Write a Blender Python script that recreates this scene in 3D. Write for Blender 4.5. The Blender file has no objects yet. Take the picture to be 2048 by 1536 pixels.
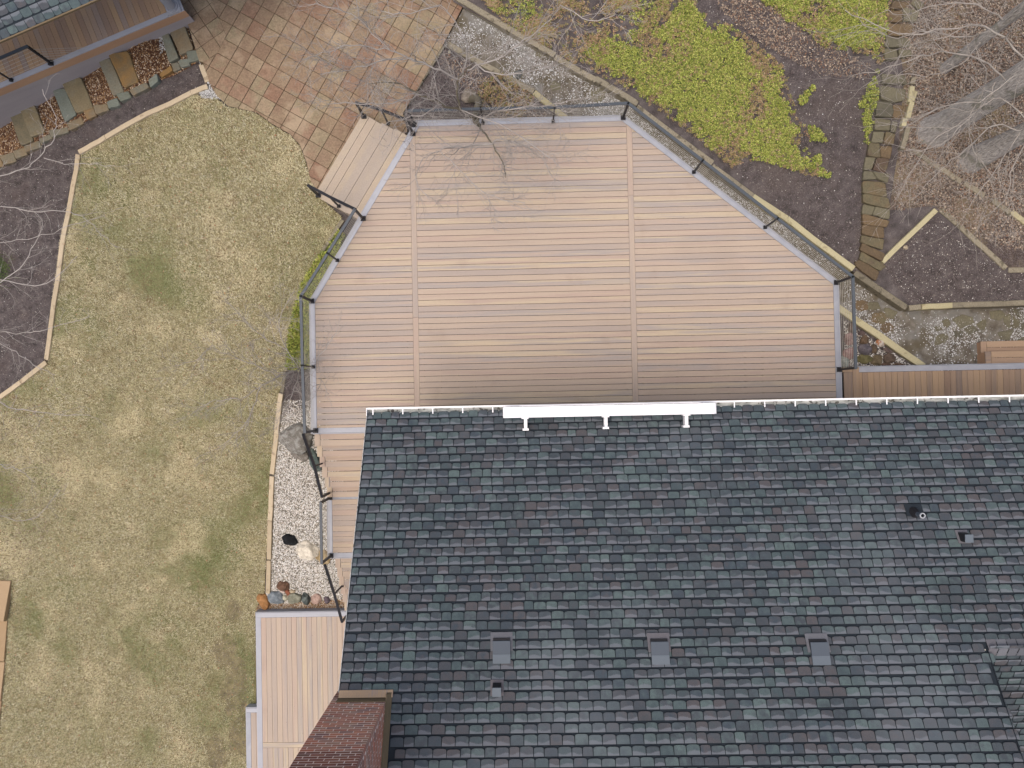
import bpy, bmesh, math, random
import numpy as np
from mathutils import Vector, Matrix, noise
random.seed(7); RNG = np.random.default_rng(11)
scn = bpy.context.scene
COL = scn.collection
rad = math.radians

# ------------------------------------------------------------------ camera
FPX, HC = 1421.0, 17.5                    # focal length in photo pixels, camera height above the upper deck
AROT = math.atan(0.0205)                  # the house is turned 1.2 degrees in the picture
F0 = Vector((-24/FPX, 24/FPX, -1)).normalized()
U0 = (Vector((0, 1, 0)) - F0*F0.y).normalized()
R0 = F0.cross(U0)
M0 = Matrix.Rotation(-AROT, 3, 'Z')
CF, CU, CR = M0 @ F0, M0 @ U0, M0 @ R0
cd = bpy.data.cameras.new('camera'); cam = bpy.data.objects.new('camera', cd); COL.objects.link(cam)
cam.matrix_world = Matrix(((CR.x, CU.x, -CF.x, 0), (CR.y, CU.y, -CF.y, 0), (CR.z, CU.z, -CF.z, HC), (0, 0, 0, 1)))
cd.sensor_fit = 'HORIZONTAL'; cd.sensor_width = 36; cd.lens = 36*FPX/2048; cd.clip_end = 400; cd.clip_start = 0.1
scn.camera = cam

# ------------------------------------------------------------------ sky, sun, exposure (overcast day)
SUN_EL, SUN_AZ = 74, 235                  # azimuth clockwise from north (+y)
w = bpy.data.worlds.new('World'); scn.world = w; w.use_nodes = True
nt = w.node_tree; bg = nt.nodes['Background']
sk = nt.nodes.new('ShaderNodeTexSky'); sk.sky_type = 'NISHITA'; sk.sun_disc = False
sk.sun_elevation = rad(SUN_EL); sk.sun_rotation = rad(SUN_AZ)
sk.air_density = 0.7; sk.dust_density = 6.0; sk.ozone_density = 0.4
nt.links.new(sk.outputs[0], bg.inputs[0]); bg.inputs[1].default_value = 0.15
sl = bpy.data.lights.new('sun', 'SUN'); sl.energy = 0.6; sl.angle = rad(80); sl.color = (1.0, 0.95, 0.89)
so = bpy.data.objects.new('sun', sl); COL.objects.link(so)
e, a = rad(SUN_EL), rad(SUN_AZ)
sd = Vector((math.sin(a)*math.cos(e), math.cos(a)*math.cos(e), math.sin(e)))
so.rotation_euler = sd.to_track_quat('Z', 'Y').to_euler(); so.location = (0, 0, 30)
vs = scn.view_settings; vs.view_transform = 'Standard'; vs.look = 'None'; vs.gamma = 1.0
vs.use_curve_mapping = False; vs.exposure = 0.52

# ------------------------------------------------------------------ pixel -> point on a level plane
def at(px, py, z=0.0):
    d = CR*((px-1024)/FPX) + CU*((768-py)/FPX) + CF
    t = (z-HC)/d.z
    return Vector((d.x*t, d.y*t, z))
def ray(px, py, hf, z=-1.0):
    for _ in range(14):
        p = at(px, py, z); z = 0.5*z + 0.5*hf(p.x, p.y)
    return Vector((p.x, p.y, hf(p.x, p.y)))

# ------------------------------------------------------------------ terrain heights
YK = [-40, -12, -6, -3, 0, 3, 4.5, 12]; ZK = [-3.3, -3.1, -3.0, -2.5, -1.65, -0.98, -0.76, -0.76]
def sstep(x, a, b):
    t = np.clip((x-a)/(b-a), 0, 1); return t*t*(3-2*t)
def h_low(x, y):
    x = np.asarray(x, float); pz = np.interp(x, [-16, -13.1, -9.9, -8.8], [-2.0, -1.43, -0.66, -0.76]); pb = (1-sstep((x+13.109)*0.3626-(np.asarray(y)-8.098)*0.932, 1.15, 2.1))*(1-sstep(x, -9.6, -8.9))*sstep(y, 4.5, 6.5)
    wz = np.interp(y, YK, ZK) - 0.15*np.maximum(0, -8-np.asarray(x))*0.9*(1-sstep(-np.asarray(x), 14, 30)*0.5)
    wz = wz*(1-pb)+pz*pb
    ez = -0.86 + 0.08*sstep(y, 3, 8)
    b = sstep(x, -5.2, -1.0)
    return wz*(1-b) + ez*b
LA, LB = at(920, 5, -0.6), at(1709, 545, -0.6)
LT = (LB-LA).normalized(); LN = Vector((-LT.y, LT.x, 0))
if LN.x < 0: LN = -LN
def h_hill(x, y):
    d = (np.asarray(x)-LA.x)*LN.x + (np.asarray(y)-LA.y)*LN.y
    d = np.maximum(d, 0)
    return -0.64 + 0.12*np.minimum(d, 14) + 0.03*np.sin(np.asarray(x)*1.3)*np.cos(np.asarray(y)*1.1)
def flo(x, y): return float(h_low(x, y))
def fhi(x, y): return float(h_hill(x, y))
def Lo(px, py): return ray(px, py, flo)
def Hi(px, py): return ray(px, py, fhi)

# ------------------------------------------------------------------ object helpers
ORG = {}
def tag(o, label=None, cat=None, group=None, kind=None):
    if label: o['label'] = label
    if cat: o['category'] = cat
    if group: o['group'] = group
    if kind: o['kind'] = kind
    return o
def thing(name, loc, label, cat, group=None):
    o = bpy.data.objects.new(name, None); COL.objects.link(o); o.location = loc; o.empty_display_size = 0.2
    ORG[o.name] = Vector(loc); return tag(o, label, cat, group)
def link(name, me, parent, org):
    o = bpy.data.objects.new(name, me); COL.objects.link(o)
    if parent is not None:
        o.parent = parent; o.location = Vector(org) - ORG[parent.name]
    else: o.location = org
    ORG[o.name] = Vector(org); return o
def new(name, vf, mat, parent=None, org=None, smooth=False, kind=None, label=None):
    vs_, fs = vf
    if org is None:
        if len(vs_) < 3000:
            v0 = vs_[0]; org = Vector((v0[0], v0[1], v0[2]))
            xs = [v[0] for v in vs_]; ys = [v[1] for v in vs_]; zs = [v[2] for v in vs_]
            org = Vector(((min(xs)+max(xs))/2, (min(ys)+max(ys))/2, min(zs)))
        else: org = Vector((0, 0, 0))
    me = bpy.data.meshes.new(name)
    me.from_pydata([(v[0]-org.x, v[1]-org.y, v[2]-org.z) for v in vs_], [], fs)
    if isinstance(mat, (list, tuple)):
        for m in mat: me.materials.append(m)
    else: me.materials.append(mat)
    if smooth: me.polygons.foreach_set('use_smooth', [True]*len(me.polygons))
    me.update()
    o = link(name, me, parent, org)
    if kind: o['kind'] = kind
    if label: o['label'] = label
    return o
def big(name, V, Fc, mat, parent=None, kind='stuff', label=None, cat=None, smooth=False, uv=None):
    """numpy arrays -> one mesh; Fc is (n,k) index array, k = 3 or 4"""
    V = np.asarray(V, dtype=np.float32); Fc = np.asarray(Fc, dtype=np.int32)
    org = Vector((0, 0, 0)) if parent is None else ORG[parent.name]
    V = V - np.array(org, dtype=np.float32)
    me = bpy.data.meshes.new(name); n, k = Fc.shape
    me.vertices.add(len(V)); me.vertices.foreach_set('co', V.ravel())
    me.loops.add(n*k); me.loops.foreach_set('vertex_index', Fc.ravel())
    me.polygons.add(n); me.polygons.foreach_set('loop_start', np.arange(0, n*k, k, dtype=np.int32))
    if smooth: me.polygons.foreach_set('use_smooth', np.ones(n, dtype=bool))
    me.materials.append(mat); me.update(calc_edges=True)
    if uv is not None:
        l = me.uv_layers.new(name='UVMap'); l.data.foreach_set('uv', np.asarray(uv, dtype=np.float32).ravel())
    o = link(name, me, parent, org)
    if kind: o['kind'] = kind
    if label: o['label'] = label
    if cat: o['category'] = cat
    return o
def area(p): return 0.5*sum(p[i][0]*p[(i+1) % len(p)][1]-p[(i+1) % len(p)][0]*p[i][1] for i in range(len(p)))
def prism(poly, z0, z1):
    """poly of (x,y); z1 number or function"""
    if area(poly) < 0: poly = poly[::-1]
    n = len(poly); f = z1 if callable(z1) else (lambda x, y: z1); g = z0 if callable(z0) else (lambda x, y: z0)
    v = [(p[0], p[1], g(p[0], p[1])) for p in poly] + [(p[0], p[1], f(p[0], p[1])) for p in poly]
    fs = [tuple(range(n, 2*n)), tuple(reversed(range(n)))] + [(i, (i+1) % n, n+(i+1) % n, n+i) for i in range(n)]
    return v, fs
def slab(poly, z0, z1, b=0.012):
    """prism with a chamfered upper rim"""
    if area(poly) < 0: poly = poly[::-1]
    n = len(poly); cx = sum(p[0] for p in poly)/n; cy = sum(p[1] for p in poly)/n
    def inn(p):
        d = math.hypot(p[0]-cx, p[1]-cy) or 1; k = max(0, 1-b*1.3/d); return (cx+(p[0]-cx)*k, cy+(p[1]-cy)*k)
    f = z1 if callable(z1) else (lambda x, y: z1); g = z0 if callable(z0) else (lambda x, y: z0)
    v = [(p[0], p[1], g(*p[:2])) for p in poly] + [(p[0], p[1], f(*p[:2])-b) for p in poly]
    v += [(*inn(p), f(*p[:2])) for p in poly]
    fs = [tuple(range(2*n, 3*n)), tuple(reversed(range(n)))]
    for k in (0, n): fs += [(k+i, k+(i+1) % n, k+n+(i+1) % n, k+n+i) for i in range(n)]
    return v, fs
def box(x0, x1, y0, y1, z0, z1): return prism([(x0, y0), (x1, y0), (x1, y1), (x0, y1)], z0, z1)
def join(*parts):
    V, Fs = [], []
    for v, f in parts:
        o = len(V); V += list(v); Fs += [tuple(i+o for i in q) for q in f]
    return V, Fs
def beam(p, q, wd, ht, up=(0, 0, 1)):
    p, q = Vector(p), Vector(q); d = (q-p).normalized(); s = d.cross(Vector(up))
    if s.length < 1e-4: s = d.cross(Vector((0, 1, 0)))
    s.normalize(); u = s.cross(d)
    v = []
    for c in (p, q):
        for a_, b_ in ((-1, -1), (1, -1), (1, 1), (-1, 1)): v.append(tuple(c + s*(a_*wd/2) + u*(b_*ht/2)))
    return v, [(0, 3, 2, 1), (4, 5, 6, 7), (0, 1, 5, 4), (1, 2, 6, 5), (2, 3, 7, 6), (3, 0, 4, 7)]
def cyl(c, r0, r1, z0, z1, n=12, cap=True):
    v = [(c[0]+r0*math.cos(2*math.pi*i/n), c[1]+r0*math.sin(2*math.pi*i/n), z0) for i in range(n)]
    v += [(c[0]+r1*math.cos(2*math.pi*i/n), c[1]+r1*math.sin(2*math.pi*i/n), z1) for i in range(n)]
    f = [(i, (i+1) % n, n+(i+1) % n, n+i) for i in range(n)]
    if cap: f += [tuple(reversed(range(n))), tuple(range(n, 2*n))]
    return v, f
def tubes(lines, sides=4):
    """lines: list of (points Nx3, radii N) -> V, quads"""
    Vs, Fs, o = [], [], 0
    ang = np.arange(sides)*2*np.pi/sides
    for P, r in lines:
        P = np.asarray(P, float); r = np.asarray(r, float)
        T = np.gradient(P, axis=0); T /= (np.linalg.norm(T, axis=1, keepdims=True)+1e-9)
        ref = np.array([0, 0, 1.0]) if abs(T[0, 2]) < 0.9 else np.array([1.0, 0, 0])
        S = np.cross(T, ref); S /= (np.linalg.norm(S, axis=1, keepdims=True)+1e-9); B = np.cross(T, S)
        ring = P[:, None, :] + r[:, None, None]*(np.cos(ang)[None, :, None]*S[:, None, :] + np.sin(ang)[None, :, None]*B[:, None, :])
        Vs.append(ring.reshape(-1, 3)); n = len(P)
        i = np.arange(n-1)[:, None]*sides; j = np.arange(sides)[None, :]; k = (j+1) % sides
        Fs.append((np.stack([i+j, i+k, i+sides+k, i+sides+j], -1)).reshape(-1, 4)+o); o += n*sides
    return np.concatenate(Vs), np.concatenate(Fs)
def clip(sub, cl):
    """Sutherland-Hodgman, cl convex ccw"""
    out = sub
    m = len(cl)
    for i in range(m):
        ax, ay = cl[i][:2]; bx, by = cl[(i+1) % m][:2]; inp = out; out = []
        if not inp: return []
        def s(p): return (bx-ax)*(p[1]-ay)-(by-ay)*(p[0]-ax)
        for j in range(len(inp)):
            p, q = inp[j], inp[(j+1) % len(inp)]; sp, sq = s(p), s(q)
            if sp >= 0: out.append(p)
            if (sp >= 0) != (sq >= 0):
                t = sp/(sp-sq); out.append((p[0]+(q[0]-p[0])*t, p[1]+(q[1]-p[1])*t))
    r = []
    for p in out:
        if not r or math.hypot(p[0]-r[-1][0], p[1]-r[-1][1]) > 1e-4: r.append(p)
    if len(r) > 1 and math.hypot(r[0][0]-r[-1][0], r[0][1]-r[-1][1]) < 1e-4: r.pop()
    return r if len(r) > 2 and abs(area(r)) > 2e-4 else []
def inside(X, Y, poly):
    X = np.asarray(X); Y = np.asarray(Y); c = np.zeros(X.shape, bool); n = len(poly)
    for i in range(n):
        x0, y0 = poly[i][:2]; x1, y1 = poly[(i+1) % n][:2]
        if y0 == y1: continue
        m = ((y0 > Y) != (y1 > Y)) & (X < (x1-x0)*(Y-y0)/(y1-y0)+x0); c ^= m
    return c
def pts(pl, f=Lo): return [(q.x, q.y) for q in (f(*p) for p in pl)]

# ------------------------------------------------------------------ materials
def lin(r, g, b, k=0.75):
    f = lambda c: ((c/255+0.055)/1.055)**2.4 if c/255 > 0.04045 else c/255/12.92
    m_ = (r+g+b)/3; r, g, b = (m_+(c-m_)*0.9 for c in (r, g, b))
    return (f(r)*k, f(g)*k, f(b)*k, 1)
def mat(name, cols, src=None, nscale=3, namt=0.5, stretch=(1, 1, 1), rough=0.8, fine=(60, 0.3), bump=0.3, metal=0.0,
        ramp='LINEAR', spots=None, uvtab=False, bumpd=0.004, spec=0.3):
    m = bpy.data.materials.new(name); m.use_nodes = True; t = m.node_tree; N = t.nodes; L = t.links
    b = N['Principled BSDF']; b.inputs['Roughness'].default_value = rough; b.inputs['Metallic'].default_value = metal
    b.inputs['Specular IOR Level'].default_value = spec
    g = N.new('ShaderNodeNewGeometry'); mp = N.new('ShaderNodeMapping'); mp.inputs['Scale'].default_value = stretch
    L.new(g.outputs['Position'], mp.inputs['Vector']); vec = mp.outputs[0]
    if src:
        # shift the pattern for every piece so that no grain runs across a joint
        if src == 'object': rnd = N.new('ShaderNodeObjectInfo').outputs['Random']
        else: rnd = g.outputs['Random Per Island']
        mu = N.new('ShaderNodeMath'); mu.operation = 'MULTIPLY'; mu.inputs[1].default_value = 37.0; L.new(rnd, mu.inputs[0])
        ad = N.new('ShaderNodeVectorMath'); ad.operation = 'ADD'; L.new(vec, ad.inputs[0]); L.new(mu.outputs[0], ad.inputs[1]); vec = ad.outputs[0]
    n1 = N.new('ShaderNodeTexNoise'); n1.inputs['Scale'].default_value = nscale; n1.inputs['Detail'].default_value = 5; L.new(vec, n1.inputs['Vector'])
    n2 = N.new('ShaderNodeTexNoise'); n2.inputs['Scale'].default_value = fine[0]; n2.inputs['Detail'].default_value = 3; L.new(vec, n2.inputs['Vector'])
    def ma(op, x, y, cl=False):
        q = N.new('ShaderNodeMath'); q.operation = op; q.use_clamp = cl
        for i, s in ((0, x), (1, y)):
            if isinstance(s, (int, float)): q.inputs[i].default_value = s
            else: L.new(s, q.inputs[i])
        return q.outputs[0]
    cen = ma('MULTIPLY', ma('SUBTRACT', n1.outputs['Fac'], 0.5), 2.2*namt)
    fac = ma('ADD', rnd, cen, True) if src else ma('ADD', cen, 0.5, True)
    cr = N.new('ShaderNodeValToRGB'); cr.color_ramp.interpolation = ramp; el = cr.color_ramp.elements
    while len(el) < len(cols): el.new(0.5)
    for i, c in enumerate(cols):
        el[i].position = i/(len(cols)-1) if ramp == 'LINEAR' else i/len(cols)
        el[i].color = c
    L.new(fac, cr.inputs[0]); col = cr.outputs[0]
    k = ma('ADD', ma('MULTIPLY', ma('SUBTRACT', n2.outputs['Fac'], 0.5), 2.4*fine[1]), 1.0)
    def mixm(c, f):
        q = N.new('ShaderNodeVectorMath'); q.operation = 'SCALE'; L.new(c, q.inputs[0]); L.new(f, q.inputs['Scale']); return q.outputs[0]
    col = mixm(col, k)
    def blend(c1, c2, f):
        q = N.new('ShaderNodeMix'); q.data_type = 'RGBA'; L.new(f, q.inputs[0]); L.new(c1, q.inputs[6]); q.inputs[7].default_value = c2; return q.outputs[2]
    for (sc, lo, hi, c2, amt) in (spots or []):
        n3 = N.new('ShaderNodeTexNoise'); n3.inputs['Scale'].default_value = sc; n3.inputs['Detail'].default_value = 4
        L.new(g.outputs['Position'], n3.inputs['Vector'])
        mr = N.new('ShaderNodeMapRange'); mr.interpolation_type = 'SMOOTHSTEP'
        mr.inputs['From Min'].default_value = lo; mr.inputs['From Max'].default_value = hi; mr.inputs['To Max'].default_value = amt
        L.new(n3.outputs['Fac'], mr.inputs['Value']); col = blend(col, c2, mr.outputs[0])
    if uvtab:   # shingle print: a paler granule blend over the upper part of some tabs, a dark band under each butt
        uv = N.new('ShaderNodeUVMap'); sx = N.new('ShaderNodeSeparateXYZ'); L.new(uv.outputs[0], sx.inputs[0])
        r2 = ma('FRACT', ma('MULTIPLY', rnd, 91.7), 0.0)
        r3 = ma('FRACT', ma('MULTIPLY', rnd, 533.3), 0.0)
        wv = ma('MULTIPLY', ma('SINE', ma('ADD', ma('MULTIPLY', sx.outputs[0], 4.0), ma('MULTIPLY', r3, 6.28)), 0.0), 0.13)
        edge = ma('ADD', ma('SUBTRACT', sx.outputs[1], 0.62), wv)
        edge = ma('ADD', edge, ma('MULTIPLY', ma('SUBTRACT', n2.outputs['Fac'], 0.5), 0.5))
        on = ma('MULTIPLY', ma('MULTIPLY', edge, 9.0, True), ma('GREATER_THAN', r2, 0.4))
        col = blend(col, lin(138, 142, 150), ma('MULTIPLY', on, 0.5))
    L.new(col, b.inputs['Base Color'])
    if bump:
        bp = N.new('ShaderNodeBump'); bp.inputs['Strength'].default_value = bump; bp.inputs['Distance'].default_value = bumpd
        L.new(n2.outputs['Fac'], bp.inputs['Height']); L.new(bp.outputs[0], b.inputs['Normal'])
    return m

DCOL = [lin(179, 164, 151), lin(190, 171, 152), lin(196, 176, 154), lin(189, 166, 149), lin(202, 183, 154), lin(174, 163, 154), lin(192, 171, 152)]
WCOL = [lin(160, 132, 108), lin(178, 150, 122), lin(190, 158, 122), lin(150, 130, 114)]
M = dict(
 board_x=mat('composite_board_lengthwise', DCOL, 'object', 1.4, 0.38, (0.35, 7, 3), 0.75, (34, 0.13), 0.15, spots=[(0.45, 0.52, 0.7, lin(176, 158, 140), 0.35), (1.1, 0.6, 0.72, lin(168, 148, 130), 0.3), (14, 0.7, 0.74, lin(150, 134, 122), 0.5)]),
 board_y=mat('composite_board_crosswise', DCOL, 'object', 1.4, 0.34, (7, 0.35, 3), 0.75, (34, 0.13), 0.15, spots=[(0.45, 0.52, 0.7, lin(176, 158, 140), 0.35), (1.1, 0.6, 0.72, lin(168, 148, 130), 0.3), (14, 0.7, 0.74, lin(150, 134, 122), 0.5)]),
 walk=mat('brown_board', WCOL, 'object', 1.6, 0.3, (7, 0.4, 3), 0.75, (34, 0.15), 0.15),
 step=mat('step_board', WCOL, 'object', 1.6, 0.3, (0.5, 6, 3), 0.75, (34, 0.15), 0.15),
 diag=mat('diagonal_board', [lin(176, 160, 142), lin(190, 172, 150), lin(180, 166, 150), lin(194, 176, 150)], 'object', 3.0, 0.3, (1, 1, 1), 0.75, (40, 0.16), 0.15),
 wing=mat('dark_board', [lin(168, 140, 118), lin(188, 152, 118), lin(200, 164, 122), lin(172, 150, 134)], 'object', 2, 0.2, (1, 1, 1), 0.75, (40, 0.18), 0.15),
 grey=mat('grey_trim_board', [lin(172, 174, 182), lin(184, 186, 192), lin(164, 168, 176)], 'object', 2, 0.4, (2, 2, 2), 0.7, (60, 0.06), 0.1),
 skirt=mat('grey_skirting', [lin(166, 158, 158), lin(182, 174, 172)], None, 1, 0.5, (1, 1, 6), 0.8, (30, 0.12), 0.2),
 brownface=mat('brown_fascia', [lin(186, 144, 112), lin(204, 164, 126)], None, 1, 0.6, (1, 1, 5), 0.8, (30, 0.15), 0.2),
 joist=mat('treated_joist', [lin(110, 95, 70), lin(130, 112, 84)], None, 2, 0.5),
 black=mat('black_metal', [lin(34, 34, 38), lin(46, 46, 50)], None, 3, 0.5, rough=0.45, fine=(40, 0.1), bump=0),
 rail=mat('charcoal_rail', [lin(74, 82, 90), lin(88, 96, 102)], None, 3, 0.5, rough=0.5, fine=(30, 0.12), bump=0.05),
 steel=mat('steel_cable', [lin(190, 184, 168), lin(214, 208, 190)], None, 5, 0.5, rough=0.4, metal=0.3, bump=0),
 white=mat('white_metal', [lin(240, 240, 240, 0.85), lin(250, 250, 250, 0.85)], None, 3, 0.5, rough=0.35, fine=(20, 0.02), bump=0),
 gutterin=mat('gutter_inside', [lin(120, 122, 118), lin(196, 200, 196), lin(225, 228, 226)], None, 5, 0.9, (1, 3, 1), 0.8, (60, 0.25), 0.1,
     spots=[(9, 0.56, 0.64, lin(70, 66, 56), 0.8)]),
 roofdark=mat('roof_underlayer', [lin(32, 40, 48), lin(46, 56, 64)], None, 8, 0.6, (1, 1, 1), 0.95, (150, 0.5), 0.3),
 shingle_o=mat('slate_shingle_single', [], 'object') if False else None,
 brick=mat('red_brick', [lin(196, 124, 100), lin(222, 138, 108), lin(232, 152, 116), lin(200, 142, 118), lin(214, 168, 138), lin(172, 126, 116)], 'object', 4, 0.2, (1, 1, 1), 0.9, (60, 0.3), 0.5),
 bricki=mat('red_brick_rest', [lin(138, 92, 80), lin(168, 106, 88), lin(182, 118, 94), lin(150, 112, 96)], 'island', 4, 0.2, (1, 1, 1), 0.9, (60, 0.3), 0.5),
 mortar=mat('mortar', [lin(240, 218, 200, 1.0), lin(250, 234, 220, 1.0)], None, 6, 0.6, (1, 1, 1), 0.95, (90, 0.25), 0.4),
 flash=mat('aged_flashing', [lin(156, 144, 138), lin(186, 156, 120), lin(174, 150, 124)], None, 5, 0.8, (9, 1, 1), 0.5, (30, 0.2), 0.1),
 flashd=mat('dark_flashing', [lin(112, 98, 74), lin(136, 118, 88)], None, 5, 0.8, (9, 1, 3), 0.6, (30, 0.25), 0.1),
 vent=mat('grey_vent_metal', [lin(78, 88, 99), lin(90, 100, 110)], None, 4, 0.4, rough=0.6, fine=(80, 0.08), bump=0.05),
 ventlight=mat('pale_vent_metal', [lin(98, 108, 118), lin(108, 120, 128)], None, 4, 0.4, rough=0.6, fine=(80, 0.06), bump=0.05),
 pvc=mat('pale_pipe', [lin(176, 180, 184), lin(190, 194, 198)], None, 4, 0.4, rough=0.6, bump=0),
 siding=mat('pale_siding', [lin(176, 172, 160), lin(190, 186, 174)], None, 1, 0.5, (1, 1, 8), 0.8, (20, 0.08), 0.1),
 wood_new=mat('new_timber', [lin(184, 166, 134), lin(206, 188, 156), lin(196, 176, 142)], 'object', 2.5, 0.3, (1, 1, 1), 0.85, (50, 0.2), 0.3,
     spots=[(6, 0.6, 0.68, lin(140, 120, 90), 0.5)]),
 wood_old=mat('weathered_timber', [lin(128, 120, 100), lin(156, 146, 122), lin(142, 134, 112)], 'object', 2.5, 0.45, (1, 1, 1), 0.9, (40, 0.4), 0.6, bumpd=0.01,
     spots=[(7, 0.55, 0.66, lin(84, 76, 60), 0.7)]),
 wood_yel=mat('yellow_timber', [lin(178, 168, 128), lin(200, 190, 148)], 'object', 2.5, 0.4, (1, 1, 1), 0.85, (50, 0.25), 0.3,
     spots=[(6, 0.6, 0.68, lin(140, 126, 88), 0.5)]),
 mulch=mat('dark_mulch', [lin(66, 59, 58), lin(104, 96, 94), lin(132, 123, 119)], None, 5, 0.8, (1, 1, 1), 1, (75, 0.75), 1.0, bumpd=0.03,
     spots=[(38, 0.66, 0.7, lin(150, 136, 122), 0.7), (1.3, 0.52, 0.66, lin(112, 98, 92), 0.5)]),
 hill=mat('hillside_soil', [lin(66, 59, 58), lin(104, 96, 94), lin(132, 123, 119)], None, 4, 0.8, (1, 1, 1), 1, (75, 0.75), 1.0, bumpd=0.03,
     spots=[(38, 0.66, 0.7, lin(160, 146, 132), 0.7), (0.9, 0.5, 0.68, lin(116, 104, 96), 0.5)]),
 litterbase=mat('leaf_litter_soil', [lin(76, 64, 56), lin(110, 96, 86), lin(134, 120, 106)], None, 7, 0.8, (1, 1, 1), 1, (60, 0.7), 1.0, bumpd=0.03,
     spots=[(1.0, 0.5, 0.62, lin(158, 140, 106), 0.7)]),
 drylawn=mat('lawn_soil', [lin(112, 100, 68), lin(146, 134, 94), lin(168, 154, 112)], None, 6, 0.9, (1, 1, 1), 1, (70, 0.6), 1.0, bumpd=0.02,
     spots=[(0.55, 0.54, 0.7, lin(112, 118, 66), 0.7), (1.6, 0.6, 0.7, lin(132, 108, 74), 0.6)]),
 path=mat('packed_grit_path', [lin(88, 80, 68), lin(120, 112, 98), lin(150, 144, 132)], None, 5, 0.9, (1, 1, 1), 1, (85, 0.7), 1.0, bumpd=0.015,
     spots=[(1.7, 0.5, 0.62, lin(150, 150, 146), 0.5), (1.3, 0.56, 0.66, lin(104, 94, 70), 0.7)]),
 gravelbase=mat('gravel_bed_floor', [lin(96, 90, 78), lin(150, 144, 130)], None, 20, 0.9, (1, 1, 1), 1, (90, 0.6), 1.0, bumpd=0.02),
 browngravelbase=mat('brown_gravel_floor', [lin(80, 50, 36), lin(120, 84, 60)], None, 20, 0.9, (1, 1, 1), 1, (90, 0.6), 1.0, bumpd=0.02),
 pebble=mat('white_pebbles', [lin(120, 112, 98), lin(216, 212, 200), lin(246, 244, 238), lin(176, 172, 158), lin(232, 224, 210), lin(150, 134, 110), lin(252, 252, 248)], 'island', 4, 0.05, (1, 1, 1), 0.7, (50, 0.15), 0),
 chip=mat('grey_chips', [lin(120, 116, 108), lin(196, 196, 192), lin(230, 232, 230), lin(160, 160, 156), lin(246, 248, 246)], 'island', 4, 0.05, (1, 1, 1), 0.7, (50, 0.1), 0),
 bpebble=mat('brown_pebbles', [lin(116, 80, 48), lin(150, 110, 68), lin(180, 142, 98), lin(98, 66, 40), lin(228, 208, 180), lin(146, 106, 56)], 'island', 4, 0.05, (1, 1, 1), 0.7, (50, 0.15), 0),
 paver=mat('stamped_paver', [lin(142, 116, 92), lin(152, 130, 102), lin(147, 122, 97), lin(162, 141, 112), lin(149, 134, 104), lin(153, 124, 99), lin(143, 110, 87)], 'object', 2.4, 0.38, (1, 1, 1), 0.85, (22, 0.45), 0.6, bumpd=0.01,
     spots=[(2.2, 0.54, 0.7, lin(186, 164, 134), 0.5), (0.5, 0.52, 0.68, lin(120, 94, 74), 0.4)]),
 paverbed=mat('paver_joint_bed', [lin(76, 62, 44), lin(98, 82, 58)], None, 4, 0.7, (1, 1, 1), 1, (80, 0.4), 0.5),
 block=mat('tan_edging_block', [lin(170, 142, 104), lin(186, 158, 122)], 'object', 5, 0.3, (1, 1, 1), 0.9, (60, 0.2), 0.4),
 flag=mat('flagstone', [lin(122, 114, 90), lin(142, 128, 96), lin(132, 130, 112), lin(140, 122, 92), lin(124, 122, 106), lin(150, 122, 82)], 'object', 4, 0.22, (1, 1, 1), 0.85, (24, 0.28), 0.5, bumpd=0.008),
 flagg=mat('grey_green_flagstone', [lin(116, 120, 104), lin(128, 136, 124), lin(124, 116, 92)], 'object', 4, 0.4, (1, 1, 1), 0.85, (24, 0.22), 0.5, bumpd=0.008),
 flago=mat('ochre_flagstone', [lin(132, 104, 66), lin(154, 118, 66), lin(124, 108, 78)], 'object', 4, 0.6, (1, 1, 1), 0.85, (24, 0.25), 0.5, bumpd=0.008),
 stair=mat('brown_sandstone', [lin(104, 88, 66), lin(122, 102, 74), lin(112, 104, 78), lin(98, 80, 66)], 'object', 4, 0.4, (1, 1, 1), 0.9, (24, 0.35), 0.6, bumpd=0.01),
 stairg=mat('green_grey_stone', [lin(108, 102, 80), lin(122, 116, 92), lin(98, 94, 78)], 'object', 4, 0.4, (1, 1, 1), 0.9, (24, 0.3), 0.6, bumpd=0.01),
 barkg=mat('pale_grey_bark', [lin(140, 134, 126, 0.95), lin(172, 166, 158, 0.95), lin(156, 150, 140, 0.95)], None, 3, 0.8, (1, 1, 0.22), 0.95, (34, 0.6), 1.0, bumpd=0.05,
     spots=[(2.2, 0.55, 0.66, lin(116, 118, 88), 0.5)]),
 twig=mat('grey_twigs', [lin(160, 153, 145), lin(186, 179, 171), lin(142, 135, 126)], None, 2, 0.8, (1, 1, 1), 0.9, (10, 0.1), 0),
 twigb=mat('dark_twigs', [lin(150, 140, 128), lin(182, 174, 162), lin(128, 118, 106)], None, 2, 0.8, (1, 1, 1), 0.9, (10, 0.1), 0),
 bark2=mat('brown_grey_bark', [lin(104, 96, 80), lin(126, 118, 98), lin(112, 106, 84)], None, 5, 0.8, (1, 1, 1), 0.95, (40, 0.4), 0.5, bumpd=0.008),
 leafg=mat('ground_cover_leaf', [lin(70, 88, 30), lin(122, 138, 44), lin(162, 176, 64), lin(196, 202, 98), lin(152, 152, 62), lin(92, 110, 38), lin(184, 164, 96)], 'island', 1.0, 0.2, (1, 1, 1), 0.6, (20, 0.2), 0),
 leafr=mat('reddish_cover_leaf', [lin(130, 104, 76), lin(168, 138, 100), lin(150, 146, 72), lin(152, 116, 88), lin(186, 162, 126), lin(120, 128, 56), lin(196, 150, 120)], 'island', 1.0, 0.2, (1, 1, 1), 0.7, (20, 0.2), 0),
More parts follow.
